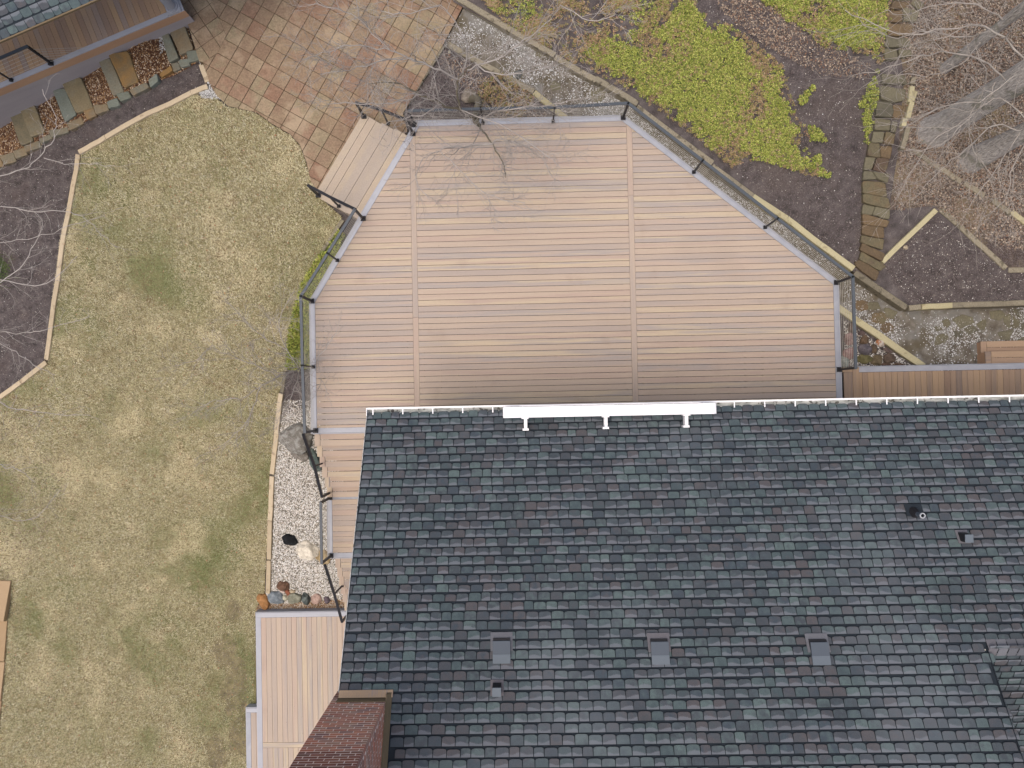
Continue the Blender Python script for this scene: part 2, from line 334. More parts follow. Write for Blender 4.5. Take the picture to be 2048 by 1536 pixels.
 litter=mat('fallen_leaves', [lin(104, 84, 70), lin(150, 130, 110), lin(190, 172, 148), lin(124, 102, 86), lin(146, 108, 82), lin(166, 150, 132), lin(92, 76, 68), lin(208, 190, 164)], 'island', 1.0, 0.1, (1, 1, 1), 0.8, (20, 0.15), 0),
 orangeleaf=mat('orange_fallen_leaves', [lin(176, 120, 84), lin(200, 150, 110), lin(214, 196, 160), lin(150, 90, 60)], 'island', 1.0, 0.1, (1, 1, 1), 0.8, (20, 0.15), 0),
 blade=mat('grass_blades', [lin(124, 116, 80, .9), lin(192, 182, 138, .9), lin(242, 232, 192, .9), lin(166, 166, 110, .9), lin(224, 213, 172, .9), lin(144, 134, 96, .9), lin(252, 246, 220, .9)], 'island', 0.8, 0.12, (1, 1, 1), 0.8, (10, 0.1), 0,
     spots=[(0.5, 0.5, 0.72, lin(130, 144, 82, .9), 0.75), (2.4, 0.56, 0.7, lin(140, 120, 84, .9), 0.35), (0.8, 0.53, 0.66, lin(240, 226, 184, .9), 0.6)]),
 gblade=mat('green_grass_blades', [lin(78, 106, 42), lin(110, 138, 60), lin(136, 158, 82)], 'island', 0.8, 0.12, (1, 1, 1), 0.8, (10, 0.1), 0),
 earth=mat('bare_earth', [lin(112, 102, 90), lin(140, 130, 116), lin(162, 152, 138)], 'island', 1, 0.1, (1, 1, 1), 1, (10, 0.1), 0),
 strip=mat('mulch_strand', [lin(72, 62, 62), lin(118, 106, 104), lin(160, 148, 142), lin(92, 80, 80), lin(134, 120, 116), lin(60, 50, 50)], 'island', 1, 0.1, (1, 1, 1), 1, (10, 0.1), 0),
)
SH = [lin(76, 86, 94), lin(87, 90, 95), lin(79, 93, 97), lin(92, 108, 109), lin(75, 86, 95), lin(96, 93, 95), lin(84, 91, 97), lin(100, 118, 117), lin(78, 85, 91), lin(87, 100, 105)]
M['shingle_o'] = mat('slate_shingle_single', SH, 'object', 9, 0.13, (1, 1, 1), 0.95, (140, 0.5), 0.5, uvtab=True, spec=0.15, spots=[(0.28, 0.48, 0.7, lin(120, 128, 134), 0.4), (0.9, 0.55, 0.72, lin(60, 70, 76), 0.35)])
M['shingle_i'] = mat('slate_shingle_field', SH, 'island', 9, 0.13, (1, 1, 1), 0.95, (140, 0.5), 0.5, uvtab=True, spec=0.15, spots=[(0.28, 0.48, 0.7, lin(120, 128, 134), 0.4), (0.9, 0.55, 0.72, lin(60, 70, 76), 0.35)])
M['cap'] = mat('ridge_cap_shingle', [lin(104, 106, 112), lin(122, 124, 130), lin(112, 108, 112)], 'object', 5, 0.1, (1, 1, 1), 0.95, (140, 0.35), 0.4)
def rockmat(name, c1, c2, spots=None): return mat(name, [lin(*[c*0.86 for c in c1]), lin(*c1), lin(*c2)], None, 9, 1.2, (1, 1, 1), 0.9, (45, 0.5), 0.7, bumpd=0.012, spots=spots)

# ------------------------------------------------------------------ ground sheets
def grid_sheet(name, poly, hf, off, m, cell=0.25, kind='structure', label=None):
    if area(poly) < 0: poly = poly[::-1]
    xs = [p[0] for p in poly]; ys = [p[1] for p in poly]
    V, idx, Fs = [], {}, []
    def vi(x, y):
        k = (round(x, 4), round(y, 4))
        if k not in idx: idx[k] = len(V); V.append((x, y, hf(x, y)+off))
        return idx[k]
    i0, i1 = math.floor(min(xs)/cell), math.ceil(max(xs)/cell); j0, j1 = math.floor(min(ys)/cell), math.ceil(max(ys)/cell)
    gx, gy = np.meshgrid(np.arange(i0, i1+1)*cell, np.arange(j0, j1+1)*cell, indexing='ij')
    ins = inside(gx+1e-5, gy+1e-5, poly)
    # cells crossed by an edge of the outline
    cross = np.zeros((i1-i0+1, j1-j0+1), bool)
    for k in range(len(poly)):
        a_, b_ = poly[k], poly[(k+1) % len(poly)]; n = int(math.hypot(b_[0]-a_[0], b_[1]-a_[1])/(cell*0.1))+2
        for t in np.linspace(0, 1, n):
            x = a_[0]+(b_[0]-a_[0])*t; y = a_[1]+(b_[1]-a_[1])*t
            cross[min(max(int(math.floor(x/cell))-i0, 0), i1-i0), min(max(int(math.floor(y/cell))-j0, 0), j1-j0)] = True
    c2 = cross.copy()
    for di in (-1, 0, 1):
        for dj in (-1, 0, 1): c2 |= np.roll(np.roll(cross, di, 0), dj, 1)
    cross = c2
    for i in range(i1-i0):
        for j in range(j1-j0):
            x, y = (i0+i)*cell, (j0+j)*cell
            sq = [(x, y), (x+cell, y), (x+cell, y+cell), (x, y+cell)]
            if cross[i, j]:
                c = clip(poly, sq)
                if c: Fs.append(tuple(vi(*p) for p in c))
            elif ins[i, j]: Fs.append(tuple(vi(*p) for p in sq))
    Fs = [f for f in Fs if len(set(f)) == len(f)]
    o = new(name, (V, Fs), m, None, Vector((0, 0, 0)), smooth=True)
    o['kind'] = kind
    if label: o['label'] = label
    return o
# base sheet: fine in the middle, coarse to the horizon
gx = sorted(set([-120, -70, -45, -32, -24] + [round(-20+0.5*i, 2) for i in range(81)] + [24, 32, 45, 70, 120]))
gy = sorted(set([-120, -70, -45, -32, -24] + [round(-18+0.5*i, 2) for i in range(73)] + [24, 32, 45, 70, 120]))
Vg = [(x, y, flo(x, y)-0.03) for x in gx for y in gy]; ny = len(gy)
Fg = [(i*ny+j, (i+1)*ny+j, (i+1)*ny+j+1, i*ny+j+1) for i in range(len(gx)-1) for j in range(ny-1)]
tag(new('ground', (Vg, Fg), M['mulch'], None, Vector((0, 0, 0)), smooth=True), kind='structure')

LAWN = pts([(404, 194), (432, 196), (455, 214), (512, 226), (545, 250), (580, 270), (600, 292), (611, 322), (622, 362), (642, 398),
            (684, 434), (660, 478), (640, 510), (600, 582), (583, 650), (572, 740), (557, 790), (548, 870), (538, 960), (532, 1120),
            (529, 1185), (514, 1215), (512, 1240), (512, 1700), (-260, 1700), (-260, 1200), (-200, 900), (0, 797), (96, 727), (158, 312), (216, 278), (388, 188)])
grid_sheet('lawn', LAWN, flo, 0.0, M['drylawn'])
GBED = pts([(560, 800), (600, 800), (640, 800), (700, 980), (700, 1232), (512, 1232), (530, 1190), (537, 1100), (543, 960), (552, 870)])
grid_sheet('gravel_bed', GBED, flo, 0.0, M['gravelbase'])
PATH = pts([(925, -40), (930, 10), (885, 92), (1040, 168), (1160, 262), (1280, 262), (1660, 560), (1680, 620), (1850, 745), (2300, 745), (2300, 590), (2048, 606), (1815, 618),
            (1709, 545), (1424, 328), (1275, 212), (1112, 120), (1000, 50)])
grid_sheet('gravel_path', PATH, flo, 0.0, M['path'])
HILL = [(p.x, p.y) for p in [at(*q, -0.6) for q in [(890, -30), (907, 2), (1024, 68), (1112, 119), (1275, 213), (1424, 328), (1573, 437), (1709, 545), (1815, 613), (2300, 600), (2500, 200), (2500, -700), (700, -700)]]]
grid_sheet('hillside', HILL, fhi, 0.0, M['hill'], cell=0.3)
WOODS = pts([(1790, -60), (1800, 100), (1808, 160), (1795, 310), (1778, 420), (1868, 412), (1935, 462), (2016, 538), (2200, 560), (2400, 200), (2400, -300), (1800, -300)], Hi)
grid_sheet('leaf_litter_floor', WOODS, fhi, 0.006, M['litterbase'], cell=0.3)
BGRAV = pts([(-60, 262), (120, 170), (250, 96), (330, 60), (372, 45), (398, 122), (380, 134), (300, 165), (200, 228), (100, 282), (-60, 350)])
grid_sheet('brown_gravel_strip', BGRAV, flo, 0.0, M['browngravelbase'])

# ------------------------------------------------------------------ upper deck
BP = 0.1446; BT = 0.026
FIELD = [(-5.133, -0.686), (7.63, -0.686), (7.63, 2.583), (2.563, 6.75), (-2.458, 6.75), (-5.133, 2.437)]
upper = thing('upper_deck', (0, 3, -0.3), 'large light tan composite board deck with clipped corners beside the long dark roof', 'deck')
S1, S2 = (-2.705, -2.575), (2.672, 2.802)
k = 0; y = 6.75
while y > -0.686:
    for x0, x1 in ((-5.2, S1[0]-0.004), (S1[1]+0.004, S2[0]-0.004), (S2[1]+0.004, 7.7)):
        c = clip([(x0, y-BP+0.009), (x1, y-BP+0.009), (x1, y-0.001), (x0, y-0.001)], FIELD)
        if c: new('board', slab(c, -BT, random.uniform(-0.001, 0.001), 0.003), M['board_x'], upper)
    y -= BP
for (x0, x1), cuts in ((S1, (-0.686, 2.0, 6.75)), (S2, (-0.686, 4.9, 6.75))):
    for j in range(2):
        c = clip([(x0, cuts[j]+0.002), (x1, cuts[j]+0.002), (x1, cuts[j+1]-0.002), (x0, cuts[j+1]-0.002)], FIELD)
        new('divider_board', slab(c, -BT, 0.001, 0.003), M['board_y'], upper)
def offset(poly, d):
    """push a closed ccw polygon outwards"""
    out = []; n = len(poly)
    for i in range(n):
        p0, p1, p2 = Vector(poly[i-1][:2]), Vector(poly[i][:2]), Vector(poly[(i+1) % n][:2])
        d1, d2 = (p1-p0).normalized(), (p2-p1).normalized(); n1, n2 = Vector((d1.y, -d1.x)), Vector((d2.y, -d2.x))
        m_ = (n1+n2); m_ = m_/max(m_.dot(n1), 0.2) if m_.length > 1e-6 else n1
        out.append((p1.x+m_.x*d, p1.y+m_.y*d))
    return out
O0, O1, O2, O3 = offset(FIELD, 0.004), offset(FIELD, 0.127), offset(FIELD, 0.133), offset(FIELD, 0.155)
for i in (1, 2, 3, 4, 5):
    j = (i+1) % 6
    new('border_board', slab([O0[i], O1[i], O1[j], O0[j]], -BT, 0.003, 0.003), M['grey'], upper)
    new('fascia_board', prism([O2[i], O3[i], O3[j], O2[j]], -0.24, -0.012), M['grey'], upper)
new('border_board', slab([(-5.26, -0.813), (-2.91, -0.813), (-2.91, -0.690), (-5.137, -0.690)], -BT, 0.003, 0.003), M['grey'], upper)
new('fascia_board', prism([(-5.25, -0.84), (-2.91, -0.84), (-2.91, -0.818), (-5.25, -0.818)], -0.2, -0.012), M['grey'], upper)
for jx in np.arange(-5.0, 7.6, 0.42):
    ymax = min(6.7, 2.437+(jx+5.133)*(4.313/2.675) if jx < -2.458 else 99, 2.583+(7.63-jx)*(4.167/5.067) if jx > 2.563 else 99)
    new('joist', box(jx-0.02, jx+0.02, -0.68, ymax-0.02, -0.25, -0.0275), M['joist'], upper)
for px_, py_ in ((-4.9, -0.6), (-4.9, 2.3), (-2.4, 6.4), (2.5, 6.4), (7.4, 2.4), (7.4, -0.5), (0, 6.4), (0, 3), (4, 3), (-3, 3), (5, 4.4)):
    new('support_post', box(px_-0.07, px_+0.07, py_-0.07, py_+0.07, flo(px_, py_)-0.1, -0.26), M['joist'], upper)

# ------------------------------------------------------------------ steps from the upper deck to the patio
G0, A0 = Vector((-5.133, 2.437)), Vector((-2.458, 6.75))
dv = (A0-G0).normalized(); nv = Vector((-dv.y, dv.x))            # nv points outwards (north west)
sA, sB = 2.33, 4.77                                              # span along the diagonal edge
def dg(s, o): return (G0.x+dv.x*s+nv.x*o, G0.y+dv.y*s+nv.y*o)
steps = thing('patio_steps', (*dg(3.5, 0.7), -0.7), 'three wide tan board steps dropping from the deck to the paved patio', 'steps')
OB = [0.155, 0.36, 0.57, 0.78, 0.99, 1.20, 1.41, 1.60]         # joints between the step boards, measured outwards
for b in range(7):
    t = (0, 0, 1, 1, 2, 2, 2)[b]; z = -0.18*(t+1)
    new('tread_board', slab([dg(sA+0.14, OB[b]+0.006), dg(sB, OB[b]+0.006), dg(sB, OB[b+1]-0.003), dg(sA+0.14, OB[b+1]-0.003)], z-0.026, z, 0.004), M['diag'], steps)
for t, (o0, o1) in enumerate(((0.155, 0.57), (0.57, 0.99), (0.99, 1.6))):
    z = -0.18*(t+1)
    new('side_board', slab([dg(sA, o0+0.004), dg(sA+0.132, o0+0.004), dg(sA+0.132, o1-0.003), dg(sA, o1-0.003)], z-0.026, z, 0.003), M['diag'], steps)
    new('riser_board', prism([dg(sA+0.02, o1-0.05), dg(sB-0.02, o1-0.05), dg(sB-0.02, o1-0.03), dg(sA+0.02, o1-0.03)], z-0.2, z-0.027), M['diag'], steps)
    new('stringer', prism([dg(sA+0.01, 0.16), dg(sA+0.05, 0.16), dg(sA+0.05, o1-0.055), dg(sA+0.01, o1-0.055)], -0.18*(t+2)-0.03, -0.18*(t+1)-0.028), M['diag'], steps)

# ------------------------------------------------------------------ west stairs, landing, lower deck
def flight(name, y0, z0, n, td, rh, x0, x1, label):
    T = thing(name, (x0+1, y0-n*td/2, z0-n*rh), label, 'stairs')
    for i in range(n):
        z = z0-rh*(i+1); ya = y0-td*i+0.01; yb = ya-td-0.03
        new('side_board', slab([(x0, yb), (x0+0.135, yb), (x0+0.135, ya), (x0, ya)], z-0.026, z, 0.003), M['board_y'], T)
        new('tread_board', slab([(x0+0.144, yb), (x1, yb), (x1, yb+0.146), (x0+0.144, yb+0.146)], z-0.026, z, 0.003), M['board_x'], T)
        new('tread_board', slab([(x0+0.147, yb+0.160), (x1, yb+0.160), (x1, ya), (x0+0.147, ya)], z-0.026, z, 0.003), M['board_x'], T)
        new('riser_board', box(x0+0.02, x1, yb+0.03, yb+0.05, z-rh, z-0.027), M['board_x'], T)
        new('skirt_board', box(x0+0.005, x0+0.025, yb+0.03, ya, z-rh*1.6, z-0.027), M['wood_yel'] if i < 3 else M['board_x'], T)
    return T
flight('upper_stairs', -0.84, 0.0, 6, 0.285, 0.207, -5.26, -2.93, 'upper flight of tan board stairs below the grey edged deck corner')
flight('lower_stairs', -4.225, -1.45, 6, 0.28, 0.174, -5.17, -3.34, 'lower flight of tan board stairs running under the roof edge to the lower deck')
landing = thing('stair_landing', (-4.1, -3.4, -1.6), 'small board landing between the two stair flights left of the roof edge', 'landing')
LZ = -1.45
new('border_board', slab([(-5.28, -2.66), (-2.93, -2.66), (-2.93, -2.56), (-5.28, -2.56)], LZ-0.026, LZ, 0.003), M['grey'], landing)
new('border_board', slab([(-5.31, -4.21), (-5.19, -4.21), (-5.19, -2.665), (-5.31, -2.665)], LZ-0.026, LZ+0.001, 0.003), M['grey'], landing)
new('border_board', slab([(-5.185, -4.21), (-2.93, -4.21), (-2.93, -4.085), (-5.185, -4.085)], LZ-0.026, LZ, 0.003), M['grey'], landing)
y = -2.665
while y > -4.08:
    y1 = max(y-0.1415, -4.081)
    if y-y1 > 0.02: new('board', slab([(-5.186, y1+0.006), (-2.93, y1+0.006), (-2.93, y), (-5.186, y)], LZ-0.026, LZ, 0.003), M['board_x'], landing)
    y -= 0.1415
for q in ((-5.33, -5.315, -4.21, -2.56), (-5.31, -2.93, -4.235, -4.216)):
    new('fascia_board', box(*q, LZ-0.25, LZ-0.01), M['grey'], landing)
lower = thing('lower_deck', (-5.3, -8.5, -3.0), 'lower tan board deck with pale grey border left of the brick chimney', 'deck')
DZ = -2.67
new('border_board', slab([(-7.735, -6.14), (-2.93, -6.14), (-2.93, -6.01), (-7.735, -6.01)], DZ-0.026, DZ+0.001, 0.003), M['grey'], lower)
new('border_board', slab([(-7.735, -12.5), (-7.605, -12.5), (-7.605, -6.144), (-7.735, -6.144)], DZ-0.026, DZ+0.001, 0.003), M['grey'], lower)
x = -7.6
while x < -2.95:
    for ya, yb in ((-9.66, -6.145), (-12.5, -9.815)):
        new('board', slab([(x, ya), (x+BP-0.007, ya), (x+BP-0.007, yb), (x, yb)], DZ-0.026, DZ+random.uniform(-.001, .001), 0.003), M['board_y'], lower)
    x += BP
new('divider_board', slab([(-7.6, -9.81), (-2.93, -9.81), (-2.93, -9.667), (-7.6, -9.667)], DZ-0.026, DZ, 0.003), M['board_x'], lower)
new('fascia_board', box(-7.76, -2.93, -6.006, -5.985, DZ-0.35, DZ-0.012), M['grey'], lower)
new('fascia_board', box(-7.76, -7.739, -12.5, -6.01, DZ-0.35, DZ-0.012), M['grey'], lower)
for jx in np.arange(-7.5, -3, 0.9):
    pass
for jy in np.arange(-12.3, -6.1, 0.42):
    new('joist', box(-7.6, -2.95, jy-0.02, jy+0.02, DZ-0.25, DZ-0.028), M['joist'], lower)
ext = thing('side_platform', (-7.9, -10.6, -3.0), 'narrow board platform with grey border at the left of the lower deck', 'platform')
EZ = -2.80
new('border_board', slab([(-8.11, -8.87), (-7.765, -8.87), (-7.765, -8.75), (-8.11, -8.75)], EZ-0.026, EZ+0.001, 0.003), M['grey'], ext)
new('border_board', slab([(-8.11, -12.5), (-7.985, -12.5), (-7.985, -8.874), (-8.11, -8.874)], EZ-0.026, EZ+0.001, 0.003), M['grey'], ext)
new('board', slab([(-7.978, -12.5), (-7.84, -12.5), (-7.84, -8.874), (-7.978, -8.874)], EZ-0.026, EZ, 0.003), M['board_y'], ext)
new('board', slab([(-7.833, -12.5), (-7.765, -12.5), (-7.765, -8.874), (-7.833, -8.874)], EZ-0.026, EZ, 0.003), M['board_y'], ext)
new('fascia_board', box(-8.13, -8.113, -12.5, -8.75, EZ-0.35, EZ-0.012), M['grey'], ext)
new('fascia_board', box(-8.13, -7.765, -8.745, -8.725, EZ-0.35, EZ-0.012), M['grey'], ext)

# ------------------------------------------------------------------ east walkway and its steps
walk = thing('walkway_deck', (11, 0, -0.5), 'brown board walkway with grey edge along the right end of the gutter', 'walkway')
WZ = -0.34
new('border_board', slab([(8.35, 0.42), (15.5, 0.42), (15.5, 0.545), (8.35, 0.545)], WZ-0.026, WZ+0.001, 0.003), M['grey'], walk)
new('fascia_board', box(8.35, 15.5, 0.55, 0.57, WZ-0.28, WZ-0.012), M['grey'], walk)
x = 8.29
while x < 15.4:
    new('board', slab([(x, -0.68), (x+BP-0.006, -0.68), (x+BP-0.006, 0.413), (x, 0.413)], WZ-0.026, WZ+random.uniform(-.001, .001), 0.003), M['walk'], walk)
    x += BP
for jx in np.arange(8.4, 15.4, 0.8): new('joist', box(jx-0.02, jx+0.02, -0.66, 0.4, WZ-0.25, WZ-0.028), M['joist'], walk)
ws = thing('walkway_step', (8.0, 0, -0.3), 'single brown board step between the large deck and the walkway', 'step')
new('step_board', slab([(7.90, -0.68), (8.12, -0.68), (8.12, 0.42), (7.90, 0.42)], -0.196, -0.17, 0.003), M['walk'], ws)
new('step_board', slab([(8.127, -0.68), (8.28, -0.68), (8.28, 0.54), (8.127, 0.54)], -0.196, -0.168, 0.003), M['walk'], ws)
new('step_board', slab([(7.80, 0.425), (8.12, 0.425), (8.12, 0.54), (7.80, 0.54)], -0.196, -0.169, 0.003), M['walk'], ws)
new('riser_board', box(8.25, 8.27, -0.68, 0.5, -0.34, -0.198), M['walk'], ws)
es = thing('garden_steps', (13.2, 0.9, -0.86), 'brown board steps leading down from the walkway edge at the far right', 'steps')
for t in range(2):
    z = -0.52-0.17*t; y0 = 0.575+0.27*t; xl = 11.6
    new('side_board', slab([(xl, y0), (xl+0.14, y0), (xl+0.14, y0+0.3), (xl, y0+0.3)], z-0.026, z, 0.003), M['step'], es)
    new('tread_board', slab([(xl+0.147, y0), (15.5, y0), (15.5, y0+0.14), (xl+0.147, y0+0.14)], z-0.026, z, 0.003), M['step'], es)
    new('tread_board', slab([(xl+0.147, y0+0.147), (15.5, y0+0.147), (15.5, y0+0.3), (xl+0.147, y0+0.3)], z-0.026, z, 0.003), M['step'], es)
    new('skirt_board', box(xl+0.01, xl+0.03, y0, y0+0.28, -1.0, z-0.028), M['brownface'], es)
    new('riser_board', box(xl+0.03, 15.5, y0+0.26, y0+0.28, -1.0, z-0.028), M['step'], es)

# ------------------------------------------------------------------ cable railings
RH = 0.88
def railing(name, nodes, label, group=None, cables=True, ncab=8, closed_top=True, toprail=(0.066, 0.035), rh=RH, rm='rail', cabstart=0.14):
    """nodes: list of (x, y, z, kind) kind P post / M slim middle post / T top only (no post)"""
    T = thing(name, Vector(nodes[0][:3]), label, 'railing', group)
    for n in nodes:
        if n[3] == 'T': continue
        s = 0.052 if n[3] == 'P' else 0.034
        p = new('post', box(n[0]-s/2, n[0]+s/2, n[1]-s/2, n[1]+s/2, n[2]+0.004, n[2]+rh-0.02), M['black'], T)
        b = 0.058 if n[3] == 'P' else 0.04
        new('base_cover', slab([(n[0]-b, n[1]-b), (n[0]+b, n[1]-b), (n[0]+b, n[1]+b), (n[0]-b, n[1]+b)], n[2]+0.004, n[2]+0.07, 0.01), M['black'], p)
    for i in range(len(nodes)-1):
        a_, b_ = Vector(nodes[i][:3]), Vector(nodes[i+1][:3])
        u = Vector((0, 0, rh)); d = (b_-a_).normalized()*0.02
        new('top_rail', beam(a_+u-d, b_+u+d, toprail[0], toprail[1]), M[rm], T)
        if cables:
            for c in range(ncab):
                h = cabstart+(rh-0.1-cabstart)*c/(ncab-1); v = Vector((0, 0, h))
                V, Fc = tubes([([a_+v, b_+v], [0.0042, 0.0042])], 4)
                new('cable', (V.tolist(), [tuple(f) for f in Fc.tolist()]), M['steel'], T)
    return T
def P(px, py, z, k='P'):
    q = at(px, py, z); return (q.x, q.y, z, k)
b_ = 0.075
def on(i, j, t, off=b_):        # point on the outer part of the border between field corners i and j
    o = offset(FIELD, off); return (o[i][0]+(o[j][0]-o[i][0])*t, o[i][1]+(o[j][1]-o[i][1])*t, 0.0)
nE = [P(829, 250, 0), P(966, 246.5, 0, 'M'), P(1106, 243.5, 0, 'M'), (*on(3, 4, 0)[:2], 0, 'P'), (*on(2, 3, 0.667)[:2], 0, 'M'),
      (*on(2, 3, 0.333)[:2], 0, 'M'), (*on(2, 3, 0)[:2], 0, 'P'), P(1678, 739, 0)]
railing('cable_railing', nE, 'long black cable railing round the far and right edges of the upper deck')
nW = [P(726.6, 437.7, 0), P(675, 521, 0, 'M'), (*on(5, 0, 0)[:2], 0, 'P'), P(627, 734, 0, 'M'), P(631.5, 861, 0)]
railing('cable_railing', nW, 'black cable railing on the left edge of the upper deck above the yellow green plants')
railing('stair_railing', [(-5.2, -0.80, 0.0, 'T'), (-5.2, -1.62, -0.83, 'M'), (-5.2, -2.46, -1.45+0.0, 'P')],
        'sloping black handrail beside the upper stair flight over the gravel bed', cables=False, rm='black')
railing('landing_railing', [(-5.235, -2.61, LZ, 'P'), (-5.235, -4.15, LZ, 'P')], 'short level black railing along the stair landing above the white rock', ncab=7)
railing('stair_railing', [(-5.15, -4.2, -1.45, 'T'), (-5.13, -5.14, -2.2, 'M'), (-5.06, -6.02, -2.67, 'P')],
        'sloping black handrail of the lower stair flight ending at the roof edge', cables=False, rm='black')
def qz(px, py, z): q = at(px, py, z); return (q.x, q.y, z)
railing('step_railing', [(*qz(727, 437, 0.0), 'T'), (*qz(678, 413, -0.36), 'M'), (*qz(637, 391, -0.54), 'P')],
        'short sloping black handrail on the lawn side of the patio steps', cables=False, rm='black')
railing('step_railing', [(*qz(826, 268, 0.0), 'P'), (*qz(776.7, 247.8, -0.36), 'M'), (*qz(728, 233.5, -0.54), 'P')],
        'short sloping black handrail on the tree side of the patio steps', cables=False, rm='black')

# ------------------------------------------------------------------ main house
SL = 0.545; TH = math.atan(SL); CT, ST = math.cos(TH), math.sin(TH); EY = -0.30; EZ0 = 3.06
def rz(y): return EZ0+SL*(EY-y)
house = thing('house', (3, -4, -3.1), 'main house under a long blue grey and brown slate look shingle roof', 'house')
XL, XR = -3.2, 16.0; XR2 = 7.72; YR = -7.3; YR2 = -4.43
new('wall', box(-2.9, 7.4, -0.99+0.27, -0.72, -3.2, 3.0), M['siding'], house)
def wallbox(*a): return box(*a)
new('wall', box(7.405, 15.5, -0.92, -0.72, -3.2, 3.0), M['siding'], house)
new('wall', ([(-2.9, -0.93, -3.2), (-2.9, -12, -3.2), (-2.9, -12, 3.0), (-2.9, -7.3, rz(YR)-0.15), (-2.9, -0.93, rz(-0.93)-0.15),
              (-2.7, -0.93, -3.2), (-2.7, -12, -3.2), (-2.7, -12, 3.0), (-2.7, -7.3, rz(YR)-0.15), (-2.7, -0.93, rz(-0.93)-0.15)],
             [(4, 3, 2, 1, 0), (5, 6, 7, 8, 9), (0, 1, 6, 5), (1, 2, 7, 6), (2, 3, 8, 7), (3, 4, 9, 8), (4, 0, 5, 9)]), M['siding'], house)
roof = new('roof', ([(XL, EY, EZ0-0.02), (XR, EY, EZ0-0.02), (XR, YR2, rz(YR2)-0.02), (XR2, YR2, rz(YR2)-0.02), (XR2, YR, rz(YR)-0.02), (-2.36, YR, rz(YR)-0.02),
                     (-2.36, -4.93, rz(-4.93)-0.02), (XL, -4.93, rz(-4.93)-0.02)], [tuple(range(8))[::-1]]), M['roofdark'], house)
if True:
    me = roof.data
    if me.polygons[0].normal.z < 0: me.flip_normals()
new('roof_deck', ([(XL, EY, EZ0-0.16), (XR, EY, EZ0-0.16), (XR, YR2, rz(YR2)-0.16), (XR2, YR2, rz(YR2)-0.16), (XR2, YR, rz(YR)-0.16), (-2.36, YR, rz(YR)-0.16),
                     (-2.36, -4.93, rz(-4.93)-0.16), (XL, -4.93, rz(-4.93)-0.16)], [tuple(range(8))]), M['siding'], house)
new('south_roof', ([(XR2, YR2, rz(YR2)-0.02), (XR, YR2, rz(YR2)-0.02), (XR, -9, rz(YR2)-0.02-SL*(9+YR2)), (XR2, -9, rz(YR2)-0.02-SL*(9+YR2))], [(0, 3, 2, 1)]), M['roofdark'], house)
new('south_roof', ([(-2.36, YR, rz(YR)-0.02), (XR2, YR, rz(YR)-0.02), (XR2, -14, 3.1), (-2.36, -14, 3.1)], [(0, 3, 2, 1)]), M['roofdark'], house)
new('wall', box(7.5, 7.7, -7.3, -4.43, 3.0, rz(-4.6)-0.1), M['siding'], house)
new('rake_trim', beam((XL-0.006, EY, EZ0-0.075), (XL-0.006, -4.93, rz(-4.93)-0.075), 0.01, 0.16, (0, SL, 1)), M['gutterin'], house)
new('rake_trim', beam((XR2+0.006, YR2, rz(YR2)-0.085), (XR2+0.006, YR, rz(YR)-0.085), 0.01, 0.16, (0, SL, 1)), M['roofdark'], house)

def tab(wd, ln, th=0.009, rc=0.055):
    """one slate tab: x across, y up the slope, butt at y=0; returns verts, faces, uvs per vertex"""
    h = wd/2; rc = min(rc, wd*0.24)
    o = [(-h, rc*0.55), (-h+rc*0.3, rc*0.18), (-h+rc, 0), (h-rc, 0), (h-rc*0.3, rc*0.18), (h, rc*0.55), (h, ln), (-h, ln)]
    v = [(x, y_, th*(1-0.75*y_/ln)) for x, y_ in o]+[(x, y_, -0.003) for x, y_ in o[:6]]
    f = [tuple(range(8))]+[(i, i+8, i+9, i+1) for i in range(5)]+[(7, 0, 8), (5, 6, 13)]
    return v, f
def course_tabs(u0, u1, y0, y1, skip, exposure=0.163, seed=3, gap=0.029):
    """tab list: (u, s, width, length); u along the eave, s up the slope"""
    r = random.Random(seed); out = []; s = y0
    while s < y1:
        ex = exposure*r.choice((0.93, 1.0, 1.0, 1.04, 1.08))
        u = u0+r.uniform(-0.25, 0)
        while u < u1:
            wd = r.choice((0.222, 0.222, 0.222, 0.222, 0.17, 0.20))
            a_, b_2 = max(u, u0), min(u+wd, u1)
            if b_2-a_ > 0.04 and not skip((a_+b_2)/2, s+ex/2):
                st = r.choice((0, 0, 0.006, 0.013))
                st += 0.006*math.sin(u*2.3+s*5)+0.004*math.sin(u*7.1+s*3); out.append(((a_+b_2)/2, s+gap+st, b_2-a_-0.011, ex-gap-st+0.004))
            u += wd
        s += ex
    return out
def mat_plane(org, ud, sdv):
    n = ud.cross(sdv); return org, ud, sdv, n
def emit(tabs, plane, m, parent, name, kind):
    org, ud, sv, n = plane; V, Fc, UV = [], [], []
    for (u, s, wd, ln) in tabs:
        v, f = tab(wd, ln); o = len(V)
        for q in v: p = org+ud*(u+q[0])+sv*(s+q[1])+n*q[2]; V.append(tuple(p))
        for q in f: Fc.append(tuple(i+o for i in q)); UV += [((v[i][0]/wd)+0.5, v[i][1]/ln) for i in q]
    me = bpy.data.meshes.new(name); og = ORG[parent.name]
    me.from_pydata([(a_[0]-og.x, a_[1]-og.y, a_[2]-og.z) for a_ in V], [], Fc); me.materials.append(m)
    l = me.uv_layers.new(name='UVMap'); l.data.foreach_set('uv', np.array(UV, dtype=np.float32).ravel()); me.update()
    o = link(name, me, parent, og); o['kind'] = kind; return o
PL = mat_plane(Vector((0, EY, EZ0)), Vector((1, 0, 0)), Vector((0, -CT, ST)))
def skipm(u, s):
    y = EY-s*CT
    if u > XR2 and y < YR2+0.08: return True
    if u < -2.28 and y < -4.86: return True
    if y < YR: return True
    return False
tabs = course_tabs(XL, 13.0, -0.06, 8.2, skipm)
